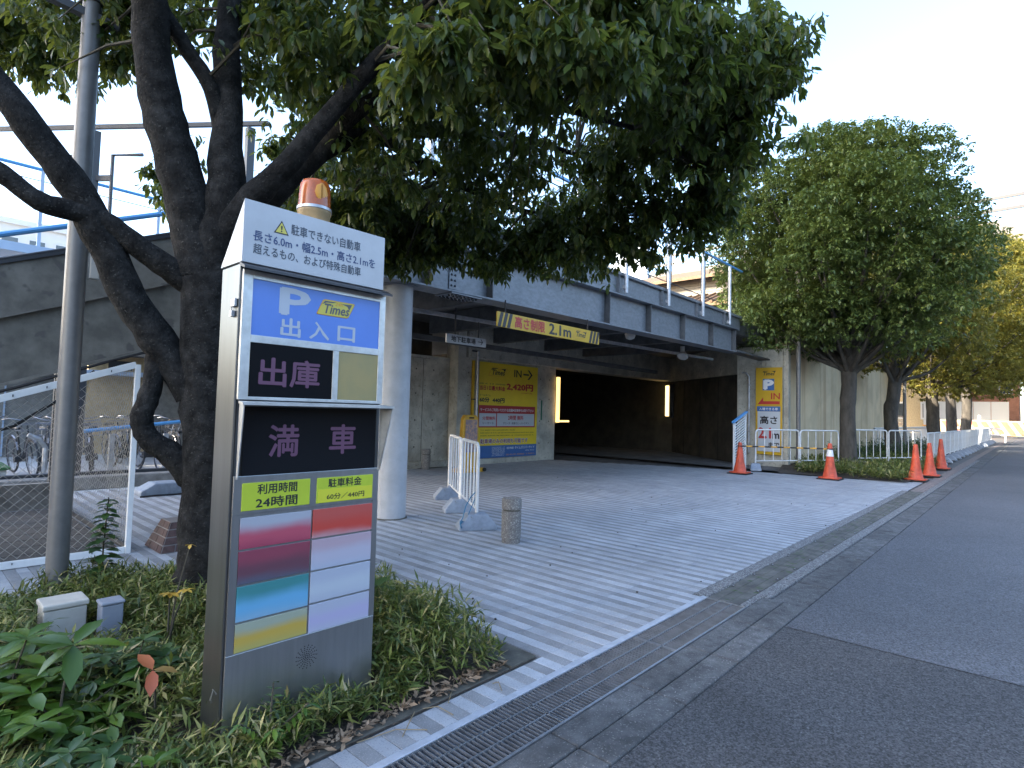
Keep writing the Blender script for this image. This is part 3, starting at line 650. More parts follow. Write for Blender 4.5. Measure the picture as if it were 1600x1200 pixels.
# ================================================================== HERO SIGN
sg = thing('parking_sign', 'tall stainless steel parking sign pillar with blue panel and black displays', 'sign', (1.2,2.28,0))
SX0, SX1 = 0.885, 1.528; SY = 2.20
F_ = PL((0, SY, 0), (1,0,0), (0,0,1))
MB().box(SX0-0.003,SX1+0.003,SY+0.012,SY+0.185,0.0,1.835).build('body','steel_shade_tint',sg,bevel=0.004)
MB().box(SX0+0.004,SX0+0.008,SY+0.0105,SY+0.0125,0.0,1.83).build('door_gap','rubber',sg)
# lower front cover of brushed steel, cut as bars round the plates
panel(F_,SX0+0.006,0.0,SX1,0.372,-0.012,0.0,'steel',sg,'front_cover',0.002)
panel(F_,SX0+0.006,0.885,SX1,1.030,-0.012,-0.0002,'steel',sg,'front_cover',0.002)
panel(F_,SX0+0.006,0.372,SX0+0.034,0.885,-0.012,0.0002,'steel',sg,'front_cover'); panel(F_,1.500,0.372,SX1,0.885,-0.012,0.0002,'steel',sg,'front_cover')
panel(F_,SX0+0.034,0.372,1.5,0.885,-0.012,-0.004,'steel',sg,'plate_bed')
for k, (u0, v0, u1, v1, st_) in enumerate((
  (0.921,0.756,1.207,0.872,[(0.1,(0.36,0.06,0.10)),(0.55,(0.50,0.09,0.13)),(1.1,(0.42,0.42,0.46))]),
  (0.921,0.625,1.207,0.748,[(0.1,(0.10,0.11,0.15)),(0.55,(0.15,0.06,0.08)),(1.1,(0.28,0.06,0.09))]),
  (0.921,0.488,1.207,0.617,[(0.1,(0.24,0.40,0.52)),(0.55,(0.15,0.40,0.60)),(1.1,(0.06,0.24,0.24))]),
  (0.921,0.376,1.207,0.480,[(0.1,(0.44,0.38,0.12)),(0.6,(0.54,0.36,0.07)),(1.1,(0.36,0.38,0.28))]),
  (1.215,0.756,1.500,0.873,[(0.1,(0.52,0.30,0.31)),(0.5,(0.58,0.07,0.05)),(1.1,(0.54,0.10,0.08))]),
  (1.215,0.625,1.500,0.748,[(0.1,(0.44,0.46,0.54)),(0.6,(0.50,0.46,0.53)),(1.1,(0.50,0.36,0.40))]),
  (1.215,0.493,1.500,0.617,[(0.1,(0.43,0.45,0.52)),(0.6,(0.50,0.53,0.57)),(1.1,(0.44,0.46,0.53))]),
  (1.215,0.373,1.500,0.485,[(0.1,(0.45,0.45,0.54)),(0.6,(0.45,0.41,0.57)),(1.1,(0.44,0.45,0.53))]))):
    MT['plate%d' % k] = gradmat('notice_print_%d' % k, st_)
    panel(F_,u0,v0,u1,v1,-0.004,0.0016,'plate%d' % k,sg,'notice_plate',0.001)
b = MB()
for rr, nn_ in ((0.006,6),(0.013,11),(0.021,15),(0.029,17),(0.037,17),(0.045,17)):
    for j in range(nn_):
        t_ = 2*math.pi*j/nn_ + rr*40; c_ = F_.p(1.213+rr*math.cos(t_), 0.281+rr*math.sin(t_), 0.0)
        b.cyl(c_ + V(0,-0.0006,0), c_ + V(0,0.004,0), 0.0024, n=6)
b.build('speaker_holes','rubber',sg)
# green plates
for bx, ls in (((0.922,0.898,1.196,1.003),(('利用時間',(0.980,0.957,1.139,0.996)),('24時間',(0.976,0.905,1.142,0.945)))),((1.226,0.897,1.497,1.002),(('駐車料金',(1.278,0.960,1.438,0.996)),))):
    pl_ = panel(F_,*bx,-0.004,0.002,'plate_green',sg,'information_plate',0.001)
    for tx, q in ls: text(tx,F_,q,'print_black',pl_,0.0026,0.018)
pl_ = panel(F_,1.232,0.899,1.494,0.954,0.002,0.003,'plate_yellow',sg,'price_sticker')
text('60分／440円',F_,(1.272,0.909,1.453,0.934),'print_black',pl_,0.0036,0.012)
# lower display with hood
dd = panel(F_,0.918,1.031,1.503,1.292,-0.010,0.0015,'display',sg,'lower_display')
text('満',F_,(1.016,1.099,1.137,1.222),'print_pink',dd,0.0022,0.018); text('車',F_,(1.276,1.101,1.400,1.223),'print_pink',dd,0.0022,0.018)
b = MB(); b.prism([(0.894,SY,1.303),(1.528,SY,1.303),(1.548,SY-0.075,1.298),(0.880,SY-0.075,1.298)],(0,0,0.010)); b.build('hood_top','alu',sg)
for xa, xb in ((0.897,0.884),(1.522,1.540)):
    b = MB(); b.prism([(xa,SY,1.302),(xb,SY-0.072,1.297),(xa,SY-0.012,1.02),(xa,SY,1.02)],(0.004,0,0)); b.build('hood_side','alu',sg)
# upper door
dr_ = MB()
for u0,v0,u1,v1 in ((0.889,1.318,0.926,1.812),(1.500,1.318,1.530,1.812),(0.926,1.781,1.500,1.812),(0.926,1.537,1.500,1.566),(1.275,1.330,1.302,1.537),(0.926,1.318,1.500,1.330)):
    q = [F_.p(a,c,-0.012) for a,c in ((u0,v0),(u1,v0),(u1,v1),(u0,v1))]; dr_.prism(q, F_.n*0.016)
door = dr_.build('door_frame','alu',sg,bevel=0.0015)
bp_ = panel(F_,0.926,1.566,1.500,1.781,-0.010,0.0005,'blue_panel',sg,'blue_panel')
text('P',F_,(1.040,1.664,1.157,1.766),'print_pale',bp_,0.0012,0.03)
for ch, q in (('出',(1.043,1.576,1.124,1.648)),('入',(1.165,1.578,1.252,1.649)),('口',(1.294,1.583,1.376,1.646))): text(ch,F_,q,'print_pale',bp_,0.0012,0.02)
logo(F_,1.190,1.683,1.372,1.751,bp_,h=0.0008)
dd = panel(F_,0.926,1.330,1.275,1.537,-0.010,0.0005,'display',sg,'upper_display'); text('出庫',F_,(0.966,1.374,1.216,1.483),'print_pink',dd,0.0012,0.02)
panel(F_,1.302,1.330,1.500,1.537,-0.010,0.0005,'amber_panel',sg,'amber_lamp_panel')
# cap
b = MB(); prof = [(SY-0.012,1.836),(SY-0.012,2.078),(SY+0.19,1.838)]
b.prism([(0.876,y,z) for y, z in prof],(0.632,0,0)); cap = b.build('cap','white_enamel',sg,bevel=0.002)
FC = PL((0,SY-0.012,0),(1,0,0),(0,0,1))
text('駐車できない自動車',FC,(1.062,1.984,1.380,2.026),'print_slate',cap,0.0012,0.012)
text('長さ6.0m・幅2.5m・高さ2.1mを',FC,(0.914,1.925,1.458,1.966),'print_navy',cap,0.0012,0.012)
text('超えるもの、および特殊自動車',FC,(0.916,1.876,1.386,1.915),'print_slate',cap,0.0012,0.012)
poly(FC,[(0.992,1.975),(1.052,1.975),(1.022,2.028)],0.0004,0.0012,'print_black',cap,'warning_triangle')
poly(FC,[(0.9985,1.979),(1.0455,1.979),(1.022,2.0205)],0.0012,0.0018,'logo_yellow',cap,'warning_triangle')
text('!',FC,(1.0195,1.983,1.0245,2.008),'print_black',cap,0.0024,0.02)
b = MB(); b.prism([(0.872,SY-0.003,1.836),(0.872,SY-0.050,1.815),(0.872,SY-0.050,1.806),(0.872,SY-0.003,1.822)],(0.662,0,0)); b.build('drip_visor','dark_metal',sg)
# hasp with padlock on the side
b = MB(); b.box(0.870,0.881,SY+0.022,SY+0.062,1.668,1.700); hs = b.build('hasp','galv',sg,bevel=0.003)
b = MB(); b.box(0.868,0.880,SY+0.040,SY+0.062,1.632,1.655); b.tube([(0.874,SY+0.044,1.655),(0.874,SY+0.044,1.672),(0.874,SY+0.058,1.672),(0.874,SY+0.058,1.655)],0.002,5); b.build('padlock','galv_dull',hs)
b = MB(); b.tube([(0.874,SY+0.02,0.24),(0.862,SY+0.02,0.26),(0.858,SY+0.03,0.22),(0.870,SY+0.05,0.20)],0.003,5); b.build('cable_stub','galv',sg)
# beacon
bc = thing('rotating_beacon', 'orange rotating beacon lamp on top of the parking sign', 'beacon', (1.216,2.30,1.95))
MB().lathe([(0.060,-0.05),(0.066,0.0),(0.066,0.125),(0.070,0.130),(0.070,0.142)],(1.216,2.30,2.0),28).build('base','cream_plastic',bc,smooth=40)
MB().lathe([(0.073,0.0),(0.073,0.012)],(1.216,2.30,2.1425),28).build('clamp_ring','galv',bc,smooth=40)
MB().lathe([(0.068,0.0),(0.066,0.060),(0.062,0.100),(0.054,0.116),(0.03,0.121)],(1.216,2.30,2.1555),28).build('lens','amber_lens',bc,smooth=60)
b = MB(); b.lathe([(0.001,0.0),(0.024,0.010),(0.034,0.030),(0.026,0.055),(0.001,0.068)],(0,0,0),18)
b.v = [(1.216-0.056+0.016*0+ (c-0.034)*0.0 + a*0.9 + 0.052, 2.30-0.0655-abs(e)*0.05-0.0+ (a*a)*4, 2.175+c*1.15) for a, e, c in b.v]; b.build('reflector','logo_orange',bc,smooth=60)
# ================================================================== BOARDS
pb = thing('price_board', 'large yellow price board with IN arrow on the concrete wall', 'sign', (10.8,9.95,0.1))
B1 = PL((0,9.95,0),(1,0,0),(0,0,1))
main = panel(B1,9.72,0.13,11.93,2.497,-0.045,0.0,'board_bright',pb,'board',0.004)
logo(B1,10.02,2.17,10.72,2.39,pb,back='board_bright',ink='print_black',h=0.002)
text('IN',B1,(10.973,2.19,11.251,2.372),'print_black',pb,0.003,0.015)
poly(B1,[(11.33,2.255),(11.56,2.255),(11.56,2.295),(11.33,2.295)],0.001,0.003,'print_black',pb,'arrow_shaft')
poly(B1,[(11.50,2.40),(11.56,2.40),(11.70,2.275),(11.56,2.145),(11.50,2.145),(11.63,2.275)],0.0031,0.0045,'print_black',pb,'arrow_head')
marks(B1,9.735,1.941,10.64,1.99,'print_black',pb,0.003,1,3)
text('当日1日最大料金',B1,(9.739,1.807,10.637,1.918),'print_red',pb,0.003,0.035); text('2,420円',B1,(10.703,1.835,11.722,2.013),'print_red',pb,0.003,0.05)
text('(2,200円+税)',B1,(11.259,1.757,11.70,1.803),'print_red',pb,0.003,0.0); text('オールタイム',B1,(9.740,1.655,10.117,1.707),'print_black',pb,0.003,0.0)
text('60分',B1,(9.745,1.51,10.071,1.626),'print_black',pb,0.003,0.045); text('440円',B1,(10.193,1.51,10.622,1.618),'print_black',pb,0.003,0.045); marks(B1,10.359,1.475,10.608,1.503,'print_black',pb,0.003,1,4)
panel(B1,9.722,0.885,11.84,1.434,0.0,0.002,'board_red',pb,'red_band'); panel(B1,9.745,0.917,10.336,1.236,0.002,0.0032,'board_white',pb,'white_field'); panel(B1,10.369,0.917,11.805,1.240,0.002,0.0032,'board_white',pb,'white_field')
text('サービスのご利用いただける店舗▶駐車券をお取り下さい',B1,(9.775,1.285,11.774,1.362),'print_white',pb,0.004,0.02)
text('分間無料',B1,(9.85,1.07,10.308,1.160),'print_red',pb,0.005,0.025); text('リーマート',B1,(9.86,0.965,10.25,1.024),'print_black',pb,0.005,0.01)
text('2時間 無料',B1,(10.775,1.073,11.367,1.190),'print_red',pb,0.005,0.025); text('デニーズ・和食さと・バーミヤン',B1,(10.594,0.962,11.592,1.022),'print_black',pb,0.005,0.01)
marks(B1,9.80,0.802,11.065,0.838,'print_black',pb,0.003,1,5); marks(B1,9.80,0.733,11.815,0.770,'print_black',pb,0.003,1,6); marks(B1,9.80,0.666,11.80,0.700,'print_black',pb,0.003,1,7)
text('駐車場のみの利用も可能です',B1,(9.80,0.484,11.567,0.609),'print_white',pb,0.003,0.06); text('駐車場のみの利用も可能です',B1,(9.806,0.490,11.561,0.603),'print_purple',pb,0.0045,0.02)
panel(B1,9.722,0.132,11.925,0.440,0.0,0.0021,'board_blue',pb,'blue_band')
text('0019481 タイムズリバーサイド',B1,(10.754,0.330,11.848,0.402),'print_white',pb,0.004,0.015); marks(B1,11.461,0.262,11.851,0.306,'print_white',pb,0.004,1,8); marks(B1,10.726,0.166,11.836,0.222,'print_orange',pb,0.004,1,9); marks(B1,10.211,0.167,10.68,0.406,'print_white',pb,0.004,8,10)
hb = thing('height_limit_banner', 'yellow height limit banner with hazard stripes hung under the girder', 'sign', (6.9,5.45,2.4))
B2 = PL((0,5.36,0),(1,0,0),(0,0,1)); k_ = 5.36/5.45
zf = lambda v: H + (v-H)*k_
panel(B2,5.631*k_,zf(2.468),8.134*k_,zf(2.676),-0.02,0.0,'board_yellow',hb,'board',0.002)
for u_ in (5.640,5.735,5.83,7.83,7.925,8.02):
    a0, a1 = u_*k_, (u_+0.062)*k_; sh = 0.055
    poly(B2,[(a0,zf(2.470)),(a1,zf(2.470)),(a1+sh,zf(2.674)),(a0+sh,zf(2.674))],0.0005,0.002,'print_black',hb,'hazard_stripe')
text('高さ制限',B2,(5.997*k_,zf(2.495),6.669*k_,zf(2.656)),'print_red',hb,0.003,0.03); text('2.1m',B2,(6.78*k_,zf(2.499),7.329*k_,zf(2.656)),'print_black',hb,0.003,0.03)
logo(B2,7.40*k_,zf(2.520),7.79*k_,zf(2.644),hb,back='board_yellow',ink='print_black')
for xx in (5.8,7.8): MB().bar((xx*k_,5.372,zf(2.67)),(xx*k_,5.372,2.83),0.02,0.006).build('hanger','dark_metal',hb)
hs_ = thing('hanging_direction_sign', 'small white hanging sign with arrow under the deck', 'sign', (6.5,7,2.4))
B3 = PL((0,7.0,0),(1,0,0),(0,0,1))
panel(B3,6.078,2.391,6.973,2.536,-0.04,0.0,'board_white',hs_,'board',0.003); text('地下駐車場',B3,(6.168,2.416,6.716,2.510),'print_black',hs_,0.003,0.025)
b = MB(); b.prism([B3.p(6.775,2.462,0.001),B3.p(6.875,2.462,0.001),B3.p(6.875,2.474,0.001),B3.p(6.775,2.474,0.001)],B3.n*0.002); b.prism([B3.p(6.835,2.517,0.0031),B3.p(6.850,2.517,0.0031),B3.p(6.893,2.468,0.0031),B3.p(6.850,2.420,0.0031),B3.p(6.835,2.420,0.0031),B3.p(6.872,2.468,0.0031)],B3.n*0.001); b.build('arrow','print_black',hs_)
for xx in (6.27,6.80): MB().cyl((xx,7.02,2.53),(xx,7.02,3.0),0.012,n=8).build('hanger_rod','dark_metal',hs_)
ps = thing('entrance_parking_sign', 'tall yellow and white P IN sign with red arrow on the pillar', 'sign', (16.45,5.4,0.3))
B4 = PL((16.44,0,0),(0,-1,0),(0,0,1)); k4 = 16.44/16.5
def q4(y0,z0,y1,z1): return (-y0*k4, H+(z0-H)*k4, -y1*k4, H+(z1-H)*k4)
panel(B4,*q4(5.778,0.293,5.079,2.70),-0.05,0.0,'board_yellow',ps,'board',0.004)
logo(B4,*q4(5.66,2.46,5.20,2.62),ps,back='board_yellow',ink='print_black')
panel(B4,*q4(5.589,2.066,5.282,2.386),0.0,0.003,'board_blue',ps,'blue_square'); text('P',B4,q4(5.542,2.103,5.317,2.345),'print_white',ps,0.005,0.06); text('IN',B4,q4(5.361,1.821,5.135,1.988),'print_red',ps,0.003,0.02)
u0,v0,u1,v1 = q4(5.722,1.68,5.135,1.874); poly(B4,[(u0,v0),(u1,v0),(u1,v0+0.085),(u0+0.15,v0+0.085),(u0+0.15,v1)],0.001,0.003,'print_red',ps,'arrow')
panel(B4,*q4(5.741,1.483,5.121,1.621),0.0,0.0025,'board_blue',ps,'blue_band'); text('入場できる車',B4,q4(5.681,1.512,5.184,1.585),'print_white',ps,0.004,0.02)
panel(B4,*q4(5.722,0.376,5.124,1.480),0.0,0.0025,'board_white',ps,'white_field')
text('高さ',B4,q4(5.653,1.135,5.202,1.353),'print_black',ps,0.004,0.03); text('2.1',B4,q4(5.691,0.742,5.37,1.021),'print_red',ps,0.004,0.04); text('m',B4,q4(5.319,0.742,5.151,0.875),'print_black',ps,0.004,0.03); text('まで',B4,q4(5.426,0.506,5.143,0.631),'print_black',ps,0.004,0.03)
# pipes on walls
pp = thing('wall_conduit', 'grey conduit pipe running up the pillar beside the P sign', 'pipe', (16.45,6.0,0)); MB().tube([(16.46,5.95,0.3),(16.46,5.95,2.45),(16.46,6.02,2.55),(16.46,6.15,2.58)],0.025,8).build('pipe','galv_dull',pp,smooth=50)
for zz in (0.9,1.5,2.2): MB().box(16.43,16.499,5.91,5.99,zz,zz+0.03).build('clamp','galv',pp)
pp = thing('wall_drainpipe', 'thin dark drainpipe left of the yellow price board', 'pipe', (9.62,9.9,0)); MB().cyl((9.60,9.90,0.2),(9.60,9.90,2.72),0.035,n=10).build('pipe','galv_dull',pp,smooth=50); MB().box(9.50,9.60,9.91,9.999,1.55,1.58).build('clamp','dark_metal',pp); MB().box(9.40,9.63,9.89,9.999,2.70,2.74).build('clamp','dark_metal',pp)
MB().box(9.50,9.545,9.93,9.999,0.2,2.5).build('cover_strip','board_yellow',pp)
# garage lamps and cameras
lp = thing('garage_wall_lamp', 'glowing vertical wall lamp on the slanting garage wall', 'lamp', (18.9,9.2,1.3))
q = A_.lerp(B_, 0.965); MB().prism([q-d*0.16-nn*0.10+V(0,0,1.22), q+d*0.16-nn*0.10+V(0,0,1.22), q+d*0.16+nn*0.055+V(0,0,1.22), q-d*0.16+nn*0.055+V(0,0,1.22)],(0,0,1.22)).build('housing','dark_metal',lp)
MB().prism([q-d*0.11-nn*0.15+V(0,0,1.27), q+d*0.11-nn*0.15+V(0,0,1.27), q+d*0.11-nn*0.103+V(0,0,1.27), q-d*0.11-nn*0.103+V(0,0,1.27)],(0,0,1.12)).build('diffuser','lamp_glow',lp)
lp = thing('garage_jamb_lamp', 'lit yellow strip lamp at the left jamb of the garage mouth', 'lamp', (12.85,10.1,1.2))
MB().box(12.80,12.89,9.92,9.99,1.02,2.30).build('diffuser','lamp_and_ledge_glow',lp); MB().box(12.895,13.36,9.93,9.985,1.03,1.08).build('ledge','lamp_and_ledge_glow',lp); MB().box(12.785,12.84,9.992,10.06,0.98,2.34).build('housing','dark_metal',lp)  # ledge glows by emission to imitate lamp light reflected off it
sc = thing('security_camera', 'white dome spotlight fixed under the deck near the pillar', 'camera', (12.6,6.1,2.8)); MB().cyl((12.6,6.1,2.93),(12.6,6.1,2.80),0.05,n=12).build('mount','camera_white',sc,smooth=40); 
b = MB(); b.lathe([(0.05,0.12),(0.10,0.06),(0.13,0.0),(0.12,-0.02)],(0,0,0),18); mrot = Matrix.Rotation(math.radians(35),3,'Y'); b.v=[tuple(mrot@Vector(v)+V(12.6,6.1,2.70)) for v in b.v]; b.build('shade','camera_white',sc,smooth=40)
sc = thing('ceiling_dome', 'small white dome fitting under the girder', 'camera', (9.9,5.9,2.8)); MB().lathe([(0.03,-0.07),(0.08,-0.05),(0.10,0.0),(0.10,0.03)],(9.9,5.9,2.85),18).build('dome','camera_white',sc,smooth=50); MB().lathe([(0.11,0),(0.11,0.02)],(9.9,5.9,2.88),18).build('plate','camera_white',sc)
# ================================================================== STREET FURNITURE
def barrier(name, label, L_, h, nb, group=None):
    t = thing(name, label, 'barrier', (0,0,0), group)
    r = 0.09; z0 = 0.22
    pts = [(0,0,0.02),(0,0,h-r)] + [(r-r*math.cos(a),0,h-r+r*math.sin(a)) for a in np.linspace(0.3,1.57,5)] + [(L_-r+r*math.sin(a),0,h-r+r*math.cos(a)) for a in np.linspace(0,1.27,5)] + [(L_,0,h-r),(L_,0,0.02)]
    MB().tube(pts,0.019,8).build('frame','white_old',t,smooth=50)
    MB().cyl((0.02,0,z0),(L_-0.02,0,z0),0.014,n=8).build('bottom_rail','white_old',t,smooth=50)
    for i in range(1, nb+1): MB().cyl((L_*i/(nb+1),0,z0+0.01),(L_*i/(nb+1),0,h-0.015),0.0105,n=6).build('bar','white_old',t,smooth=50)
    return t
def place(o, p0, p1, z=0.0):
    o.location = (p0[0], p0[1], z); o.rotation_euler = (0,0,math.atan2(p1[1]-p0[1], p1[0]-p0[0]))
def base_block(label, group=None, w=0.42, dd_=0.24, h=0.17):
    t = thing('barrier_base', label, 'base block', (0,0,0), group)
    b = MB(); lev = [(1.0,0.0),(1.0,0.05),(0.92,0.065),(0.62,0.14),(0.52,0.17)]
    k = 0
    for s_, z in lev:
        for a, c in ((-1,-1),(1,-1),(1,1),(-1,1)): b.v.append((a*w/2*s_, c*dd_/2*(0.6+0.4*s_), z*h/0.17))
    for i in range(len(lev)-1):
        for j in range(4): j2=(j+1)%4; b.f.append([i*4+j,i*4+j2,(i+1)*4+j2,(i+1)*4+j]); b.m.append(0)
    b.f.append([0,3,2,1]); b.m.append(0); b.f.append([16,17,18,19]); b.m.append(0)
    b.build('block','block',t,bevel=0.012); MB().cyl((0,0,h-0.01),(0,0,h+0.012),0.03,n=12).build('socket','block',t)
    return t
# two barriers by the column
P0 = (4.46,4.55); P1 = (5.02,5.42); P2 = (5.62,6.33)
a = barrier('pipe_barrier','nearer white pipe barrier by the round column, tied with blue cord',1.02,0.93,4); place(a,P0,P1)
a2 = copy_tree(a, label='farther white pipe barrier behind its twin near the round column'); place(a2,(5.05,5.47),P2)
ang = math.atan2(P1[1]-P0[1],P1[0]-P0[0])
for p, lb in ((P0,'grey plastic base block nearest the stone bollard, with blue cord'),((5.03,5.44),'grey plastic base block shared in the middle of the two barriers'),(P2,'farthest grey plastic base block of the two barriers by the column')):
    o = base_block(lb); o.location = (p[0],p[1],0); o.rotation_euler = (0,0,ang+math.pi/2)
cd = MB(); cd.tube([(4.47,4.56,0.42),(4.43,4.62,0.34),(4.36,4.62,0.25),(4.30,4.60,0.13),(4.25,4.58,0.10)],0.006,5); cd.tube([(4.50,4.60,0.36),(4.42,4.58,0.26),(4.33,4.55,0.16),(4.27,4.56,0.08)],0.005,5)
cd.tube([(4.25+0.03*math.cos(t),4.56+0.02*math.sin(t*1.3),0.07+0.035*math.sin(t)) for t in np.linspace(0,9,24)],0.008,5)
tag(cd.build('blue_cord','tie',None,smooth=50),'dark blue cord knotted round the near barrier post','cord')
def bollard(name, label, loc, s=1.0):
    t = thing(name, label, 'bollard', loc)
    MB().lathe([(0.092*s,0),(0.092*s,0.048),(0.085*s,0.05)],loc,24).build('foot','bollard',t,smooth=40)
    MB().lathe([(0.085*s,0.0505),(0.097*s,0.054),(0.099*s,0.31),(0.090*s,0.315)],loc,28).build('shaft','bollard',t,smooth=40)
    MB().lathe([(0.086*s,0.3155),(0.086*s,0.328)],loc,24).build('groove','stone_dark',t,smooth=40)
    MB().lathe([(0.095*s,0.3285),(0.099*s,0.333),(0.099*s,0.425),(0.090*s,0.438),(0.05,0.441)],loc,28).build('head','bollard',t,smooth=40)
bollard('stone_bollard','speckled stone bollard in the middle of the driveway',(4.27,3.86,0.0)); bollard('stone_bollard','small pale stone bollard against the far concrete wall',(7.95,9.72,0.0))
# yellow stand sign by the price board
ys = thing('yellow_stand_sign','yellow plastic stand sign with faded picture before the price board','sign',(8.35,8.75,0)); ys.rotation_euler=(0,0,0)
b = MB(); b.prism([(8.08,8.75,0.08),(8.62,8.75,0.08),(8.56,8.75,1.12),(8.50,8.75,1.20),(8.20,8.75,1.20),(8.14,8.75,1.12)],(0,0.12,0)); b.build('shell','yellow_stand',ys,bevel=0.02)
b = MB(); b.prism([(8.165,8.747,0.42),(8.535,8.747,0.42),(8.515,8.747,1.10),(8.185,8.747,1.10)],(0,-0.004,0)); b.build('poster','poster',ys)
MB().box(8.02,8.70,8.66,8.95,0.0,0.09).build('foot','yellow_stand',ys,bevel=0.02); MB().box(8.28,8.42,8.745,8.749,1.125,1.155).build('handle_slot','rubber',ys); MB().cyl((8.66,8.62,0.05),(8.66,8.66,0.05),0.04,n=12).build('wheel','rubber',ys)
# cones
def cone(label, loc, h=0.78, band=False, r=0.15):
    t = thing('traffic_cone', label, 'traffic cone', loc)
    b = MB(); n = 8
    w = 0.20; pts = [(w*s1*a, w*s2*c) for a, c, s1, s2 in ((-1,-0.7,1,1),(-0.7,-1,1,1),(0.7,-1,1,1),(1,-0.7,1,1),(1,0.7,1,1),(0.7,1,1,1),(-0.7,1,1,1),(-1,0.7,1,1))]
    b.prism([(loc[0]+x,loc[1]+y,loc[2]+0.028) for x, y in pts],(0,0,0.024)); b.build('base','cone',t,bevel=0.006)
    MB().lathe([(r,0.052),(r*0.96,0.06),(r*0.62,0.31*h/0.78+0.0),(0.042,h-0.02),(0.034,h),(0.02,h+0.004)],loc,24).build('body','cone',t,smooth=50)
    MB().box(loc[0]-0.23,loc[0]+0.23,loc[1]-0.22,loc[1]+0.22,loc[2]+0.002,loc[2]+0.027).build('rubber_weight','rubber',t,bevel=0.008)
    if band: 
        f = lambda z: (r*0.62+(0.042-r*0.62)*((z-0.31*h/0.78)/(h-0.02-0.31*h/0.78)))+0.003
        MB().lathe([(f(0.50),0.50),(f(0.66),0.66)],loc,24).build('reflective_band','print_white',t,smooth=50)
    return t
cone('orange cone leaning by the blue handrail at the ramp',(13.35,5.02,0.0),0.72)
cone('orange cone with white band before the far bed, joined by a striped bar',(13.95,3.30,0.0),0.78,True)
cone('front one of three plain orange cones by the road kerb',(15.45,1.95,0.0),0.80)
cone('middle one of three plain orange cones by the road kerb',(17.0,1.87,0.0),0.80)
cone('rear one of three plain orange cones by the road kerb',(19.9,1.93,0.0),0.84)
cb = thing('cone_bar','black and yellow striped bar joining two orange cones','bar',(13.6,4.2,0.62))
a_ = V(13.35,5.02,0.64); c_ = V(13.95,3.30,0.66)
for i in range(14): MB().cyl(a_.lerp(c_,i/14),a_.lerp(c_,(i+1)/14),0.017,n=8).build('segment',('rope_b','rope_y')[i%2] if i%4 else 'rope_b',cb)
MB().tube([tuple(a_+V(0.06*math.cos(t),0.06*math.sin(t),0)) for t in np.linspace(0,6.28,13)[:-1]],0.012,6,closed=True).build('ring','rope_b',cb); MB().tube([tuple(c_+V(0.06*math.cos(t),0.06*math.sin(t),0)) for t in np.linspace(0,6.28,13)[:-1]],0.012,6,closed=True).build('ring','rope_b',cb)
# ramp railing
rl = thing('ramp_railing','short white slatted railing with blue sloping handrail at the ramp','railing',(14.1,5.4,0))
MB().box(13.92,13.97,5.36,5.41,0,1.16).build('post','white_paint',rl,bevel=0.004); MB().box(14.62,14.67,5.36,5.41,0,1.40).build('post','white_paint',rl,bevel=0.004); MB().bar((13.86,5.385,1.17),(14.74,5.385,1.44),0.07,0.045).build('handrail','blue_rail',rl,bevel=0.006)
for i in range(16): z = 0.12+i*0.065; MB().bar((13.97,5.385,z),(14.62,5.385,z+0.2),0.02,0.022).build('slat','white_paint',rl)
# right-hand barriers
G1 = [((14.25,5.0),(15.1,4.06)),((15.13,4.03),(15.95,3.2)),((16.75,3.35),(17.9,2.75)),((17.95,2.72),(19.2,2.3))]
pts4 = [((14.35,5.02),(15.55,4.38)),((15.6,4.36),(16.8,3.80)),((17.6,3.62),(18.85,3.02)),((18.9,3.0),(20.15,2.40))]
lbs = ['white pipe barrier standing before the yellow P sign','white pipe barrier between the thin lamp post and the nearer roadside tree','white pipe barrier between the first two roadside tree trunks','white pipe barrier behind the three plain orange cones']
rb = barrier('pipe_barrier',lbs[0],1.36,0.98,4)
for i, (p0, p1) in enumerate(pts4):
    o = rb if i == 0 else copy_tree(rb, label=lbs[i]); place(o,p0,p1,0.03 if i < 2 else 0.06)
for p, lb in (((14.35,5.02),'pale base block under the barrier before the P sign'),((20.12,2.42),'pale base block at the corner of the barrier row')):
    o = base_block(lb); o.location = (p[0],p[1],0.02); o.rotation_euler = (0,0,0.4)
ORD = ['first','second','third','fourth','fifth','sixth','seventh','eighth','ninth','tenth','eleventh','twelfth','thirteenth','fourteenth','fifteenth','sixteenth','seventeenth','eighteenth','nineteenth','twentieth','twenty-first','twenty-second','twenty-third','twenty-fourth']
x = 20.3; first = None; fb = None; kb = 0
rowb = []
while x < 52:
    if first is None:
        first = barrier('pipe_barrier','white pipe barrier in the long row receding along the road kerb',1.42,0.98,5,'barriers in a row along the road'); o = first
        fb = base_block('grey base block under the long barrier row along the road','base blocks under the roadside row'); ob = fb
    else: o = copy_tree(first); ob = copy_tree(fb)
    o['label'] = ORD[kb]+' white pipe barrier from the cones in the row along the road kerb'; ob['label'] = ORD[kb]+' grey base block from the cones under the roadside barrier row'; kb += 1
    place(o,(x,2.28),(x+1.42,2.28),0.0); ob.location = (x,2.20,0.0); ob.rotation_euler = (0,0,math.pi/2); ob.scale = (1.15,1.05,1)
    x += 1.5
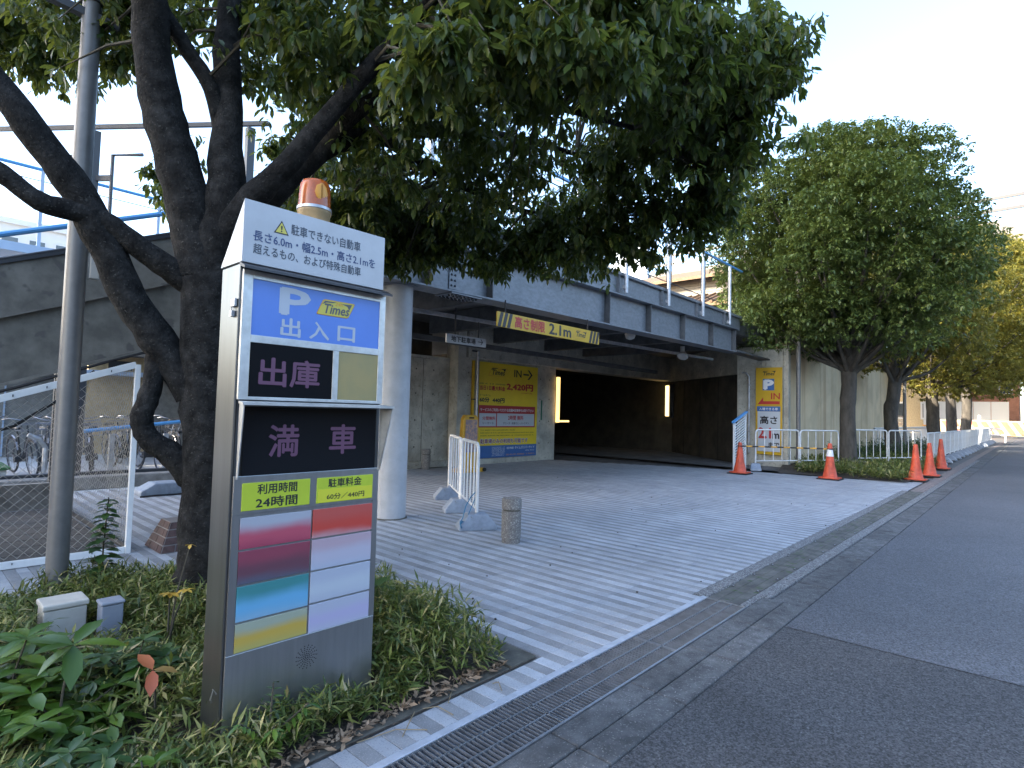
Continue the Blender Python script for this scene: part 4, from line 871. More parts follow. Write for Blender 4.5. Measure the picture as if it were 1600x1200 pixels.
# thin lamp post on the right
lp2 = thing('thin_lamp_post','thin grey post beside the P sign barriers','post',(16.35,4.62,0)); MB().cyl((16.35,4.62,0.0),(16.35,4.62,5.2),0.055,n=14).build('shaft','pole_grey',lp2,smooth=50); MB().cyl((16.35,4.62,0.0),(16.35,4.62,0.35),0.064,n=14).build('sleeve','pole_grey',lp2,smooth=50); MB().box(16.15,16.55,4.58,4.66,5.15,5.22).build('arm','pole_grey',lp2)
lp3 = thing('thin_lamp_post','thin grey post between the second and third roadside trunks','post',(27,3.6,0)); MB().cyl((27.0,3.75,0.0),(27.0,3.75,4.5),0.06,n=12).build('shaft','pole_grey',lp3,smooth=50); MB().cyl((27.0,3.75,0.0),(27.0,3.75,0.3),0.075,n=12).build('sleeve','pole_grey',lp3)
# tall pole on the left
tp = thing('tall_steel_pole','tall grey steel pole left of the main tree','pole',(0.80,4.62,0)); MB().tube([(0.80,4.62,0.0),(0.80,4.62,2.5),(0.80,4.62,3.95)],[0.062,0.058,0.054],20).build('shaft','pole_grey',tp,smooth=50)
MB().lathe([(0.085,0),(0.085,0.02)],(0.80,4.62,0),20).build('flange','pole_grey',tp); MB().box(0.865,0.915,4.56,4.62,2.10,2.33).build('junction_box','camera_white',tp,bevel=0.004); MB().bar((0.55,4.66,3.90),(0.95,4.58,3.83),0.06,0.05).build('arm','pole_dark',tp); MB().box(0.735,0.865,4.555,4.685,3.95,3.99).build('pole_cap','pole_dark',tp)
# utility boxes in the shrubs
ub = thing('utility_box','cream metal utility box half hidden in the left shrubs','utility box',(0.72,4.0,0))
MB().box(0.615,0.80,3.80,3.97,0.0,0.195).build('box_body','utility',ub,bevel=0.006); MB().box(0.607,0.808,3.792,3.978,0.198,0.228).build('box_lid','utility',ub,bevel=0.008)
ub = thing('utility_box','small grey utility box beside the cream one','utility box',(0.9,3.8,0)); MB().box(0.845,0.945,3.70,3.80,0.0,0.195).build('box_body','utility2',ub,bevel=0.006); MB().box(0.838,0.952,3.693,3.807,0.197,0.215).build('box_lid','utility2',ub,bevel=0.008)
# brick-pattern pedestal with orange pole
pd = thing('pole_pedestal','dark brick patterned pedestal with orange pole behind the main tree','pedestal',(2.0,5.75,0))
b = MB(); L0 = [(1.66,5.53),(2.10,5.53),(2.10,5.97),(1.66,5.97)]; L1 = [(1.76,5.63),(2.0,5.63),(2.0,5.87),(1.76,5.87)]
b.add([(x,y,0) for x,y in L0]+[(x,y,0.245) for x,y in L1],[(0,1,5,4),(1,2,6,5),(2,3,7,6),(3,0,4,7),(4,5,6,7),(3,2,1,0)]); b.build('core','brick_joint',pd)
for row in range(4):
    t0 = row/4+0.02; t1 = (row+1)/4-0.02
    for face in range(4):
        A0 = V(*L0[face],0); B0 = V(*L0[(face+1)%4],0); A1 = V(*L1[face],0.245); B1_ = V(*L1[(face+1)%4],0.245)
        nrm = (B0-A0).cross(A1-A0).normalized()
        cuts = [0.0,0.5,1.0] if row % 2 else [0.0,0.25,0.75,1.0]
        for c0, c1 in zip(cuts[:-1], cuts[1:]):
            e0 = c0+0.012; e1 = c1-0.012
            g = lambda c, t: (A0.lerp(A1,t)).lerp(B0.lerp(B1_,t),c)
            MB().prism([g(e0,t0),g(e1,t0),g(e1,t1),g(e0,t1)], nrm*0.006).build('brick','brick_red',pd)
MB().lathe([(0.09,0.0),(0.05,0.03),(0.045,0.8),(0.055,0.95),(0.05,1.0)],(1.955,5.68,0.246),14).build('orange_pole','yellow_stand',pd,smooth=50)
# concrete weight
wt = thing('concrete_weight','flat pale concrete weight lying on the paving behind the tree','weight',(2.75,9.1,0)); b = MB(); b.prism([(2.42,9.0,0.0),(3.05,9.0,0.0),(3.05,9.0,0.06),(2.90,9.0,0.17),(2.60,9.0,0.17),(2.42,9.0,0.07)],(0,0.35,0)); b.build('body','block',wt,bevel=0.02); MB().tube([(2.4,8.95,0.01),(2.6,8.92,0.02),(2.85,8.94,0.01),(3.1,8.9,0.03)],0.012,5).build('strap','rubber',wt)
# low plaza wall and plaza rail
lw = thing('low_plaza_wall','low concrete wall edging the plaza behind the stair','wall',(2.5,10.5,0)); MB().box(-8,6.0,10.3,10.6,-0.02,0.17).build('wall_body','low_concrete',lw,bevel=0.015); MB().box(-8,6.0,10.62,10.75,-0.02,0.21).build('rear_band','pole_dark',lw)
pr = thing('plaza_railing','pale post and rail on the plaza beyond the low wall','railing',(3.5,11.5,0))
for xx in (2.55,3.35,4.2): MB().box(xx,xx+0.07,11.3,11.37,0,0.75).build('post','galv_dull',pr)
MB().tube([(2.2,11.33,0.80),(4.4,11.33,1.05)],0.03,8).build('rail','blue_rail',pr)
gm = thing('green_mat_box','low green topped box on the plaza behind the fence','box',(0.9,11,0)); MB().box(0.30,1.25,11.0,11.9,0,0.26).build('box_body','plaza',gm); MB().box(0.26,1.29,10.96,11.94,0.262,0.30).build('green_top','mat_green',gm)
ck = thing('crooked_grey_post','short crooked grey post on the plaza','post',(1.55,11.2,0)); MB().tube([(1.72,11.3,0.0),(1.72,11.3,0.55),(1.64,11.3,0.68),(1.5,11.3,0.75)],0.035,8).build('shaft','galv_dull',ck); MB().box(1.60,1.84,11.2,11.4,0,0.03).build('foot','galv_dull',ck)
# bicycles
def bicycle():
    t = thing('bicycle','bicycle in the crowded parking row behind the chain link fence','bicycle',(0,0,0),'bicycles parked on the plaza')
    for xx in (0.0, 1.02):
        w = MB(); w.tube([(xx+0.30*math.cos(a),0,0.32+0.30*math.sin(a)) for a in np.linspace(0,6.283,25)[:-1]],0.017,6,closed=True); wo_ = w.build('wheel','bike_dark',t,smooth=60)
        r_ = MB(); r_.tube([(xx+0.277*math.cos(a),0,0.32+0.277*math.sin(a)) for a in np.linspace(0,6.283,25)[:-1]],0.008,5,closed=True)
        for k in range(10): a = k*0.628; r_.tube([(xx,0.012*(-1)**k,0.32),(xx+0.277*math.cos(a),0,0.32+0.277*math.sin(a))],0.0025,3)
        r_.build('rim','bike_steel',wo_)
        m_ = MB(); aa = np.linspace(0.3,2.4,10) if xx == 0 else np.linspace(0.9,2.9,10)
        m_.tube([(xx+0.335*math.cos(a),0,0.32+0.335*math.sin(a)) for a in aa],0.02,5); m_.build('mudguard','bike_steel',t)
    f = MB(); f.tube([(0,0,0.32),(0.42,0,0.28)],0.014,6); f.tube([(0,0,0.32),(0.34,0,0.66)],0.012,6); f.tube([(0.42,0,0.28),(0.32,0,0.74)],0.017,6); f.tube([(0.42,0,0.28),(0.60,0,0.36),(0.84,0,0.70)],0.02,6); f.tube([(1.02,0,0.32),(0.90,0,0.62),(0.84,0,0.86)],0.016,6); f.build('frame','bike_dark',t,smooth=60)
    h = MB(); h.tube([(0.66,-0.27,0.98),(0.80,-0.22,1.0),(0.85,-0.06,0.95),(0.85,0.06,0.95),(0.80,0.22,1.0),(0.66,0.27,0.98)],0.012,6); h.build('handlebar','bike_steel',t,smooth=60)
    s_ = MB(); s_.prism([(0.14,-0.09,0.78),(0.20,-0.10,0.78),(0.42,-0.02,0.77),(0.42,0.02,0.77),(0.20,0.10,0.78),(0.14,0.09,0.78)],(0,0,0.05)); s_.build('saddle','bike_dark',t,bevel=0.02)
    k_ = MB(); 
    for z, s2 in ((0.70,0.13),(0.80,0.145),(0.90,0.16)):
        k_.tube([(0.98-s2,-s2*1.1,z),(0.98+s2*1.2,-s2*1.1,z),(0.98+s2*1.2,s2*1.1,z),(0.98-s2,s2*1.1,z)],0.006,4,closed=True)
    for a, c in ((-1,-1),(1.2,-1),(1.2,1),(-1,1),(0.1,-1),(0.1,1),(1.2,0)): k_.tube([(0.98+0.13*a,0.143*c,0.70),(0.98+0.16*a,0.176*c,0.90)],0.005,4)
    k_.build('basket','bike_steel',t); MB().tube([(0.42,-0.09,0.28),(0.42,0.09,0.28)],0.06,8).build('crank','bike_dark',t)
    return t
bk = bicycle(); spots = []
for i in range(9): spots.append((0.55+i*0.36+random.uniform(-.05,.05), 13.3+random.uniform(-.25,.25), math.radians(-95+random.uniform(-14,14))))
for i in range(8): spots.append((3.0+i*0.36, 14.9+random.uniform(-.3,.3), math.radians(-80+random.uniform(-20,20))))
for i, (xx, yy, rz) in enumerate(spots):
    o = bk if i == 0 else copy_tree(bk); o['label'] = ORD[i if i < 9 else i-9]+(' bicycle from the left in the nearer parked row behind the fence' if i < 9 else ' bicycle from the left in the farther parked row behind the fence'); o.location = (xx, yy, 0.0-0.01); o.rotation_euler = (math.radians(random.uniform(-7,7)),0,rz)
# shed behind the bicycles
sh = thing('bicycle_shed','low shed with pale blue eaves behind the parked bicycles','shed',(2.5,17,0))
MB().box(-3,3.3,17.0,17.3,-0.02,1.9).build('wall','shed',sh); MB().box(3.301,4.6,16.95,17.3,-0.02,2.6).build('sun_tint_wall','shed_warm',sh); MB().box(4.601,8,17.02,17.3,-0.02,2.4).build('wall','shed',sh)  # warm stretch is coloured to imitate sunlight falling on the wall
MB().box(-3.2,8.2,16.4,17.2,1.92,2.02).build('eave','eave',sh); MB().box(-3.2,8.2,16.45,17.25,2.42,2.85).build('upper_band','house_wall',sh)
for xx in (0.2,1.0,1.8): MB().box(xx,xx+0.03,16.97,16.998,0,1.85).build('downpipe','eave',sh)
MB().box(3.7,4.2,16.92,16.949,2.08,2.3).build('vent','glass',sh)
# gantry and upper deck railing at the left
gt = thing('steel_gantry','dark steel gantry frame standing over the plaza steps','gantry',(1.8,12,0))
MB().bar((-0.40,15.32,6.0),(4.09,9.40,6.0),0.06,0.07).build('beam','pole_dark',gt)
for q in ((2.22,11.87),(3.9,9.65)): MB().box(q[0]-0.06,q[0]+0.06,q[1]-0.06,q[1]+0.06,0,5.92).build('post','pole_dark',gt)
MB().tube([(2.42,11.6,4.4),(2.42,11.6,5.5),(2.75,11.17,5.5)],0.03,6).build('bracket','pole_dark',gt); MB().tube([(1.75,12.49,5.5),(2.0,12.16,5.5),(2.0,12.16,5.1)],0.03,6).build('bracket','pole_dark',gt); MB().bar((2.26,11.82,5.1),(2.42,11.6,5.1),0.06,0.09).build('brace','pole_dark',gt)
ur = thing('upper_deck_railing','blue topped railing of the upper walkway seen behind the tree','railing',(2,12,4))
MB().tube([(-4,12.6,5.25),(7,12.6,5.25)],0.03,8).build('rail','blue_rail',ur); MB().tube([(-4,12.6,5.05),(7,12.6,5.05)],0.008,5).build('wire','pole_dark',ur)
for xx in (-1.5,0.2,1.62,3.4,5.2): MB().box(xx,xx+0.05,12.58,12.63,3.9,5.25).build('post','eave',ur)
MB().box(-4,7,12.5,13.6,3.75,3.9).build('walkway','eave',ur)
for xx in (-1,6.5): MB().box(xx,xx+0.2,12.9,13.1,0,3.75).build('leg','galv_dull',ur)
# ================================================================== BACKGROUND
def facade(t, x0, x1, y, z0, z1, nx, nz, ww, wh, par_mat='glass'):
    for i in range(nx):
        for j in range(nz):
            cx = x0+(i+0.5)*(x1-x0)/nx; cz = z0+(j+0.5)*(z1-z0)/nz
            o = MB().box(cx-ww/2,cx+ww/2,y-0.06,y-0.01,cz-wh/2,cz+wh/2).build('window','far_white',t); MB().box(cx-ww/2+0.1,cx+ww/2-0.1,y-0.075,y-0.061,cz-wh/2+0.1,cz+wh/2-0.1).build('pane',par_mat,o)
bd = thing('far_office_building','distant pale grid fronted building beyond the stair handrail','building',(6,55,0)); MB().box(-4,12,55,65,0,14.0).build('wall','far_white',bd); facade(bd,-3,11,55,5,13.5,9,4,1.1,1.4); MB().box(-4.3,12.3,54.7,65,14.0,14.4).build('roof','far_white',bd)
# unseen tower added left of the view to keep the entrance in shade
tw = thing('added_shade_tower','unseen tall block added to shade the driveway','building',(-50,20,0)); MB().box(-64,-40,8,34.5,0,42).build('wall','tower',tw)
for j in range(12): MB().box(-40.0,-39.95,9,33.5,2.2+j*3.4,3.9+j*3.4).build('window_band','glass',tw)
for j in range(12): MB().box(-63,-41,7.95,8.0,2.2+j*3.4,3.9+j*3.4).build('window_band','glass',tw)
MB().box(-64.4,-39.6,7.6,34.9,42,42.5).build('roof','tower',tw)
ac = thing('across_street_building','low dark building across the road behind the viewer','building',(10,-20,0)); MB().box(-40,60,-30,-19,0,6.5).build('wall','via_beam',ac)
for i in range(16): MB().box(-38+i*6,-35+i*6,-19.0,-18.94,1.0,4.6).build('window','glass',ac)
MB().box(-40.3,60.3,-30.3,-18.7,6.5,6.9).build('roof','low_concrete',ac)
# house with tiled roof behind the deck
hs2 = thing('tiled_roof_house','house with tan tiled roof and white siding behind the deck','house',(30,18,0))
MB().box(27,36,10.4,19,0,8.1).build('wall','house_wall',hs2)
b = MB(); b.prism([(26.2,9.9,7.95),(26.2,9.9,8.10),(31.5,9.9,9.75),(36.8,9.9,8.10),(36.8,9.9,7.95),(31.5,9.9,9.55)],(0,9.6,0)); b.build('roof','roof',hs2)
for k in range(14): z = 6.3+k*0.125; MB().box(26.96,27.0,10.5,18.9,z,z+0.10).build('siding_board','house_wall',hs2)
b = MB(); b.prism([(24.6,9.6,6.25),(24.6,9.6,6.4),(26.95,9.6,7.25),(26.95,9.6,7.1)],(0,9.9,0)); pr_ = b.build('porch_roof','roof',hs2)
for k in range(24): b = MB(); b.tube([(24.55,9.75+k*0.41,6.42),(26.95,9.75+k*0.41,7.28)],0.07,6); b.build('tile_ridge','roof',pr_)
MB().box(25.0,26.9,9.9,19,0,6.2).build('porch','house_wall',hs2)
# viaduct crossing far away
va = thing('expressway_viaduct','pale viaduct crossing high over the road in the distance','viaduct',(62,10,0))
MB().box(60,72,-60,140,10.4,13.4).build('girder','via_beam',va); MB().box(59.4,60.0,-60,140,12.8,17.6).build('parapet','via',va); MB().box(59.2,60.0,-60,140,13.6,13.9).build('ledge','via_beam',va)
MB().box(72,72.4,-60,140,12.8,17.6).build('parapet','via',va)
for zz in (18.4,19.4): MB().box(59.6,59.75,-60,140,zz,zz+0.26).build('rail','pole_dark',va)
for k in range(24): MB().box(59.6,59.75,-58+k*8,-57.85+k*8,17.6,19.5).build('rail_post','pole_grey',va)
MB().box(58.9,59.4,33,38,16.9,21.5).build('noise_panel','eave',va)
for yy in (-16,12,40,70,100): MB().box(63,69,yy,yy+2.6,0,10.4).build('pier','via_beam',va)
# far end of the street
br = thing('red_brick_building','red brick building at the end of the street','building',(86,3,0)); MB().box(84,92,1.2,5.6,0,8.0).build('wall','brick_far',br)
for i in range(2): o = MB().box(83.93,84.0,1.7+i*1.9,2.9+i*1.9,4.6,6.4).build('window','far_white',br); MB().box(83.9,83.929,1.85+i*1.9,2.75+i*1.9,4.75,6.25).build('pane','glass',o)
MB().box(83.7,92,0.9,5.9,8.0,8.3).build('roof','far_white',br)
pb2 = thing('pale_low_building','pale sunlit low building behind the iron fence','building',(82,14,0)); MB().box(80,90,6.2,30,0,6.0).build('wall','shed_warm',pb2)
for i in range(6): o = MB().box(79.93,80.0,7.4+i*3.6,9.6+i*3.6,1.6,3.6).build('window','far_white',pb2); MB().box(79.9,79.929,7.6+i*3.6,9.4+i*3.6,1.8,3.4).build('pane','glass',o)
MB().box(79.6,90.3,5.9,30.3,6.0,6.4).build('roof','far_white',pb2)
wb = thing('white_end_building','white building beyond the brick one at the street end','building',(96,-6,0)); MB().box(92.2,104,-14,0.8,0,12.5).build('wall','far_white',wb)
for i in range(4):
    for j in range(3): MB().box(92.13,92.2,-12+i*3.2,-10.4+i*3.2,2+j*3.6,4+j*3.6).build('window','glass',wb)
MB().box(91.9,104.2,-14.3,1.0,12.5,12.9).build('roof','via_beam',wb)
wp = thing('white_site_panels','white construction panels under the brick building','fence',(78,5,0))
for i in range(5): MB().box(78,78.1,1.9+i*1.45,3.3+i*1.45,1.0,3.6).build('panel','far_white',wp)
MB().box(78.1,78.25,1.8,9.2,0.9,1.05).build('rail','far_orange',wp)
zb_ = thing('zebra_barricade','orange and white striped barricade at the street end','barricade',(72,3,0))
for i in range(14): 
    y0 = -4+i*0.75; b = MB(); b.prism([(71,y0,0.3),(71,y0+0.42,0.3),(71,y0+1.1,1.5),(71,y0+0.68,1.5)],(0.1,0,0)); b.build('stripe','far_red',zb_)
MB().box(71.1,71.2,-4.2,7.4,0.2,1.6).build('board','shed_warm',zb_); MB().box(71.0,71.3,-3.4,-1.2,1.62,2.5).build('orange_panel','far_orange',zb_)
gp = thing('white_guard_rail','white pipe guard rail across the pavement at the far shadow edge','guard rail',(50,2,0))
for p0, p1 in (((53,1.6),(53,3.4)),): 
    MB().tube([(53,1.5,0),(53,1.5,0.80),(53,1.65,0.95),(53,4.8,0.95)],0.06,8).build('rail','white_paint',gp,smooth=50); MB().cyl((53,2.9,0),(53,2.9,1.9),0.08,n=10).build('post','white_paint',gp); MB().cyl((53,1.5,0.5),(53,4.8,0.5),0.05,n=8).build('lower_rail','white_paint',gp)
bf = thing('black_iron_fence','black iron fence behind the farther roadside trees','fence',(40,8,0))
for zz in (0.5,1.1,1.7): MB().box(34.2,58,8.0,8.04,zz,zz+0.04).build('rail','bike_dark',bf)
for k in range(60): MB().box(34.2+k*0.4,34.23+k*0.4,8.0,8.03,0.1,1.75).build('bar','bike_dark',bf)
wf2 = thing('white_inner_railing','white railing behind the roadside trunks','railing',(34,4.9,0))
MB().tube([(26.0,4.6,1.0),(46,4.6,1.0)],0.04,8).build('top_rail','white_paint',wf2); MB().tube([(26.0,4.6,0.35),(46,4.6,0.35)],0.03,8).build('lower_rail','white_paint',wf2)
for k in range(34): MB().box(26+k*0.6,26.06+k*0.6,4.57,4.63,0,1.0).build('post','white_paint',wf2)
# ================================================================== VEGETATION
LEAF_ROWS = 2
def jitter_path(pts, rad, sub=4, amp=0.012, seed=0):
    r = random.Random(seed); P = [Vector(p) for p in pts]; out = []; ro = []
    n = len(P)
    for i in range(n-1):
        p0 = P[max(i-1,0)]; p1 = P[i]; p2 = P[i+1]; p3 = P[min(i+2,n-1)]
        for k in range(sub):
            t = k/sub; t2 = t*t; t3 = t2*t
            q = 0.5*((2*p1)+(-p0+p2)*t+(2*p0-5*p1+4*p2-p3)*t2+(-p0+3*p1-3*p2+p3)*t3)
            rr = rad[i]+(rad[i+1]-rad[i])*t
            out.append(q+V(r.uniform(-1,1),r.uniform(-1,1),0)*amp*rr*8); ro.append(rr*(1+r.uniform(-0.06,0.06)))
    out.append(P[-1]); ro.append(rad[-1]); return out, ro
mt_ = thing('main_tree','big dark evergreen tree behind the parking sign','tree',(1.42,3.9,0))
LIMB = dict(
 trunk=([(1.43,3.90,-0.02),(1.425,3.89,0.15),(1.415,3.88,0.41),(1.40,3.88,0.86),(1.38,3.86,1.26),(1.36,3.86,1.66),(1.35,3.85,1.99),(1.35,3.83,2.23)],[0.19,0.168,0.155,0.150,0.150,0.155,0.16,0.14]),
 A=([(1.32,3.90,1.36),(1.15,3.99,1.63),(0.97,4.01,1.91),(0.83,4.0,2.2),(0.68,4.0,2.48),(0.46,3.99,2.76),(0.25,4.06,3.05),(0.03,4.13,3.3)],[0.11,0.105,0.10,0.095,0.09,0.08,0.07,0.055]),
 loop=([(1.358, 3.915, 0.82), (1.222, 3.954, 0.973), (1.11, 3.996, 1.068), (1.061, 4.01, 1.166), (1.072, 3.994, 1.27), (1.10, 3.985, 1.398), (1.12, 3.99, 1.60)],[0.10,0.076,0.066,0.061,0.058,0.057,0.06]),
 B=([(1.30,3.88,2.02),(1.13,3.9,2.12),(0.97,3.92,2.22),(0.79,3.96,2.34),(0.65,3.97,2.36),(0.51,3.97,2.37),(0.35,3.99,2.48),(0.15,4.05,2.62),(-0.3,4.1,2.9)],[0.09,0.072,0.064,0.06,0.056,0.052,0.05,0.045,0.03]),
 C=([(1.32,3.87,2.10),(1.24,3.9,2.46),(1.13,3.92,2.84),(1.03,3.93,3.17),(0.99,3.96,3.52),(0.93,3.92,3.87),(0.86,3.9,4.29),(0.8,3.9,5.0)],[0.15,0.132,0.122,0.115,0.108,0.10,0.085,0.05]),
 D=([(1.36,3.84,2.2),(1.40,3.8,2.61),(1.42,3.88,3.11),(1.43,3.98,3.67),(1.46,4.05,4.35),(1.47,4.07,5.2)],[0.14,0.122,0.095,0.082,0.07,0.04]),
 D2=([(1.41,3.9,3.05),(1.32,3.91,3.33),(1.19,3.96,3.54),(1.08,4.0,3.71),(0.89,4.03,3.99)],[0.06,0.05,0.048,0.045,0.03]),
 E=([(1.36,3.82,2.25),(1.47,3.65,2.55),(1.6,3.49,2.76),(1.76,3.3,3.07),(1.9,3.04,3.37),(2.04,2.79,3.64),(2.17,2.48,3.92)],[0.11,0.082,0.070,0.060,0.050,0.042,0.028]),
 Fb=([(1.38,3.83,2.25),(1.6,3.8,2.58),(1.83,3.82,2.9),(2.12,3.78,3.22),(2.54,3.75,3.45),(3.07,3.6,3.63),(3.57,3.34,3.69),(4.12,3.05,3.65)],[0.11,0.095,0.085,0.075,0.06,0.045,0.035,0.02]),
 Gb=([(2.05,3.79,3.16),(2.13,3.46,3.38),(2.3,3.12,3.47),(2.72,2.8,3.5),(3.24,2.53,3.53),(3.86,2.3,3.55)],[0.06,0.055,0.048,0.04,0.03,0.018]),
 Hb=([(2.48,3.76,3.43),(2.96,3.88,3.43),(3.43,3.82,3.34),(4.05,3.59,3.22),(4.68,3.21,3.22)],[0.05,0.042,0.035,0.026,0.014]),
)
tb = MB(); limb_pts = []
for i, (k, (p, r)) in enumerate(LIMB.items()):
    pp_, rr_ = jitter_path(p, r, 4, 0.010, i); tb.tube(pp_, rr_, 14)
    if k not in ('trunk','loop'): limb_pts += [(q, s_) for q, s_ in zip(pp_, rr_)]
tb.lathe([(0.24,-0.02),(0.19,0.05),(0.155,0.16),(0.13,0.30)],(1.43,3.915,0),14)
tb.build('trunk','bark',mt_,smooth=70)
# crown blobs: centre, radii, number of leaf whorls
BL = [((2.86,3.84,3.42),(0.95,0.95,0.55),300),((3.82,3.55,3.33),(0.85,0.85,0.55),320),((4.6,3.06,3.38),(0.75,0.8,0.55),400),((4.75,2.45,3.55),(0.6,0.7,0.62),380),
 ((4.35,1.95,3.72),(0.52,0.52,0.6),320),((4.30,1.75,4.15),(0.5,0.5,0.6),300),((3.4,2.0,3.75),(0.7,0.6,0.5),420),((2.5,2.1,3.62),(0.65,0.55,0.45),380),((2.2,2.7,3.75),(0.65,0.6,0.45),360),((2.06,3.4,3.80),(0.6,0.6,0.5),300),
 ((0.78,6.0,4.55),(0.7,0.6,0.45),210),((1.16,5.9,4.6),(0.6,0.6,0.4),160),((0.45,5.8,4.2),(0.45,0.5,0.3),150),((3.2,5.75,3.9),(0.55,0.5,0.4),230),((3.75,5.2,3.55),(0.5,0.4,0.4),210),((2.75,5.75,3.55),(0.4,0.4,0.3),150),((2.8,5.3,4.6),(0.6,0.5,0.45),190),((4.1,4.7,3.5),(0.45,0.45,0.36),170),((1.72,2.16,2.92),(0.20,0.20,0.15),34),((1.82,2.0,3.02),(0.22,0.20,0.14),36),((2.4,1.72,3.3),(0.35,0.25,0.2),80),((0.75,4.9,3.98),(0.6,0.6,0.36),220),((1.9,4.3,4.2),(0.6,0.6,0.42),240),((3.0,4.75,3.12),(0.55,0.6,0.36),300),((1.62,6.0,3.45),(0.28,0.3,0.36),100),
 ((3.55,4.55,2.98),(0.5,0.55,0.34),280),((3.9,4.1,2.98),(0.45,0.5,0.34),250),((4.55,3.55,3.05),(0.5,0.5,0.32),260),((4.85,2.25,3.22),(0.36,0.42,0.32),190),((4.85,2.85,3.08),(0.38,0.42,0.26),170),
 ((3.3,3.0,4.2),(1.3,1.2,0.6),240),((1.2,3.9,4.9),(1.3,1.2,0.7),200),((2.6,3.9,5.2),(1.3,1.2,0.8),140),((3.9,2.6,4.7),(0.9,0.9,0.6),160),((2.6,1.7,4.3),(0.9,0.6,0.45),160),((0.9,3.3,4.1),(0.7,0.6,0.35),110),((4.62,1.72,4.25),(0.40,0.36,0.5),170),((4.75,1.95,3.75),(0.40,0.36,0.45),190)]
CP = []; 
for c, r, n in BL:
    sub = np.array([rand_dirs(1)[0]*0.75 for _ in range(max(3,n//34))]); u_ = sub[rng.integers(0,len(sub),n)]+rng.normal(0,0.24,(n,3)); rad = np.ones(n)
    lump = 1+0.16*np.sin(u_[:,0]*5+c[0]*3)*np.sin(u_[:,1]*6+c[1])
    CP.append(np.array(c)+u_*(rad*lump)[:,None]*np.array(r))
CP = np.concatenate(CP)
# keep the sky opening by the left limbs and clear air round the sign top
def keep(p):
    v = p - np.array([0,0,H]); z = v@np.array(fwd); px = 800+894*(v@np.array(right))/z; py = 600+894*(v@np.array(down))/z
    return ~((z < 0.8))
CP = CP[keep(CP)]; CP = np.concatenate([CP, CP[rng.random(len(CP)) < 0.30]+0.0]); CP[-1] += 0.01; CP = CP+rng.normal(0,0.03,CP.shape)
# twigs from nearest limb
LP = np.array([list(q) for q, _ in limb_pts]); tw_ = MB()
sel = rng.choice(len(CP), 420, replace=False)
for i in sel:
    q = CP[i]; dd_ = np.linalg.norm(LP-q, axis=1); j = dd_.argmin()
    if dd_[j] > 1.6: continue
    a = Vector(LP[j]); e = Vector(q); mid = a.lerp(e,0.5)+V(random.uniform(-.06,.06),random.uniform(-.06,.06),0.08*dd_[j])
    tw_.tube([a,mid,e],[0.014,0.009,0.003],5,caps=False)
tw_.build('twigs','twig',mt_,smooth=70)['kind']='stuff'
# whorls of drooping leaves
def whorls(CP, k, L, Wd, droopdir=-0.75, spread=1.0):
    n = len(CP); P = np.repeat(CP, k, 0); az = rng.random(n)[:,None]*6.283+np.arange(k)[None]*6.283/k+rng.normal(0,0.35,(n,k))
    az = az.ravel(); el = droopdir+rng.normal(0,0.42,n*k)
    D = np.stack([np.cos(az)*np.cos(el)*spread, np.sin(az)*np.cos(el)*spread, np.sin(el)],1)
    N = np.stack([-np.cos(az)*np.sin(el), -np.sin(az)*np.sin(el), np.cos(el)],1)+rng.normal(0,0.22,(n*k,3))
    Ls = L*(0.65+0.6*rng.random(n*k)); P = P+unit(D)*0.012+rng.normal(0,0.018,(n*k,3))
    return P, D, N, Ls, Ls*Wd
P, D, N, Ls, Ws = whorls(CP, 9, 0.088, 0.19, -0.8)
rl_ = np.clip(rng.random(len(P))*0.75+np.repeat(rng.random(len(CP)),9)*0.25,0,1)
# the nearest leaves become single pieces
v_ = P-np.array([0,0,H]); zz_ = v_@np.array(fwd); px_ = 800+894*(v_@np.array(right))/zz_; py_ = 600+894*(v_@np.array(down))/zz_
inframe = (px_>0)&(px_<1600)&(py_>0)&(zz_>0.5)
order = np.argsort(np.where(inframe, zz_, 1e9)); single = order[:280]; mask = np.ones(len(P),bool); mask[single] = False
o = leaves('crown',P[mask],D[mask],N[mask],Ls[mask],Ws[mask],'leaf_main',mt_,0.28,0.16,2,rl_[mask]); o['kind']='stuff'
leaf0 = leaves('leaf',np.zeros((1,3)),np.array([[1.0,0,0]]),np.array([[0,0,1.0]]),1.0,0.19,'leaf_main',None,0.28,0.16,2,np.array([0.3]))
lmesh = leaf0.data; bpy.data.objects.remove(leaf0)
og = ORG[mt_.name]
for i in single:
    o = bpy.data.objects.new('leaf', lmesh); COL.objects.link(o); o.parent = mt_
    d_ = Vector(unit(D[i])); s_ = d_.cross(Vector(N[i])).normalized(); n_ = s_.cross(d_)
    mm = Matrix((d_, -s_, n_)).transposed().to_4x4(); mm.translation = Vector(P[i])-og
    o.matrix_local = mm @ Matrix.Scale(float(Ls[i]),4)

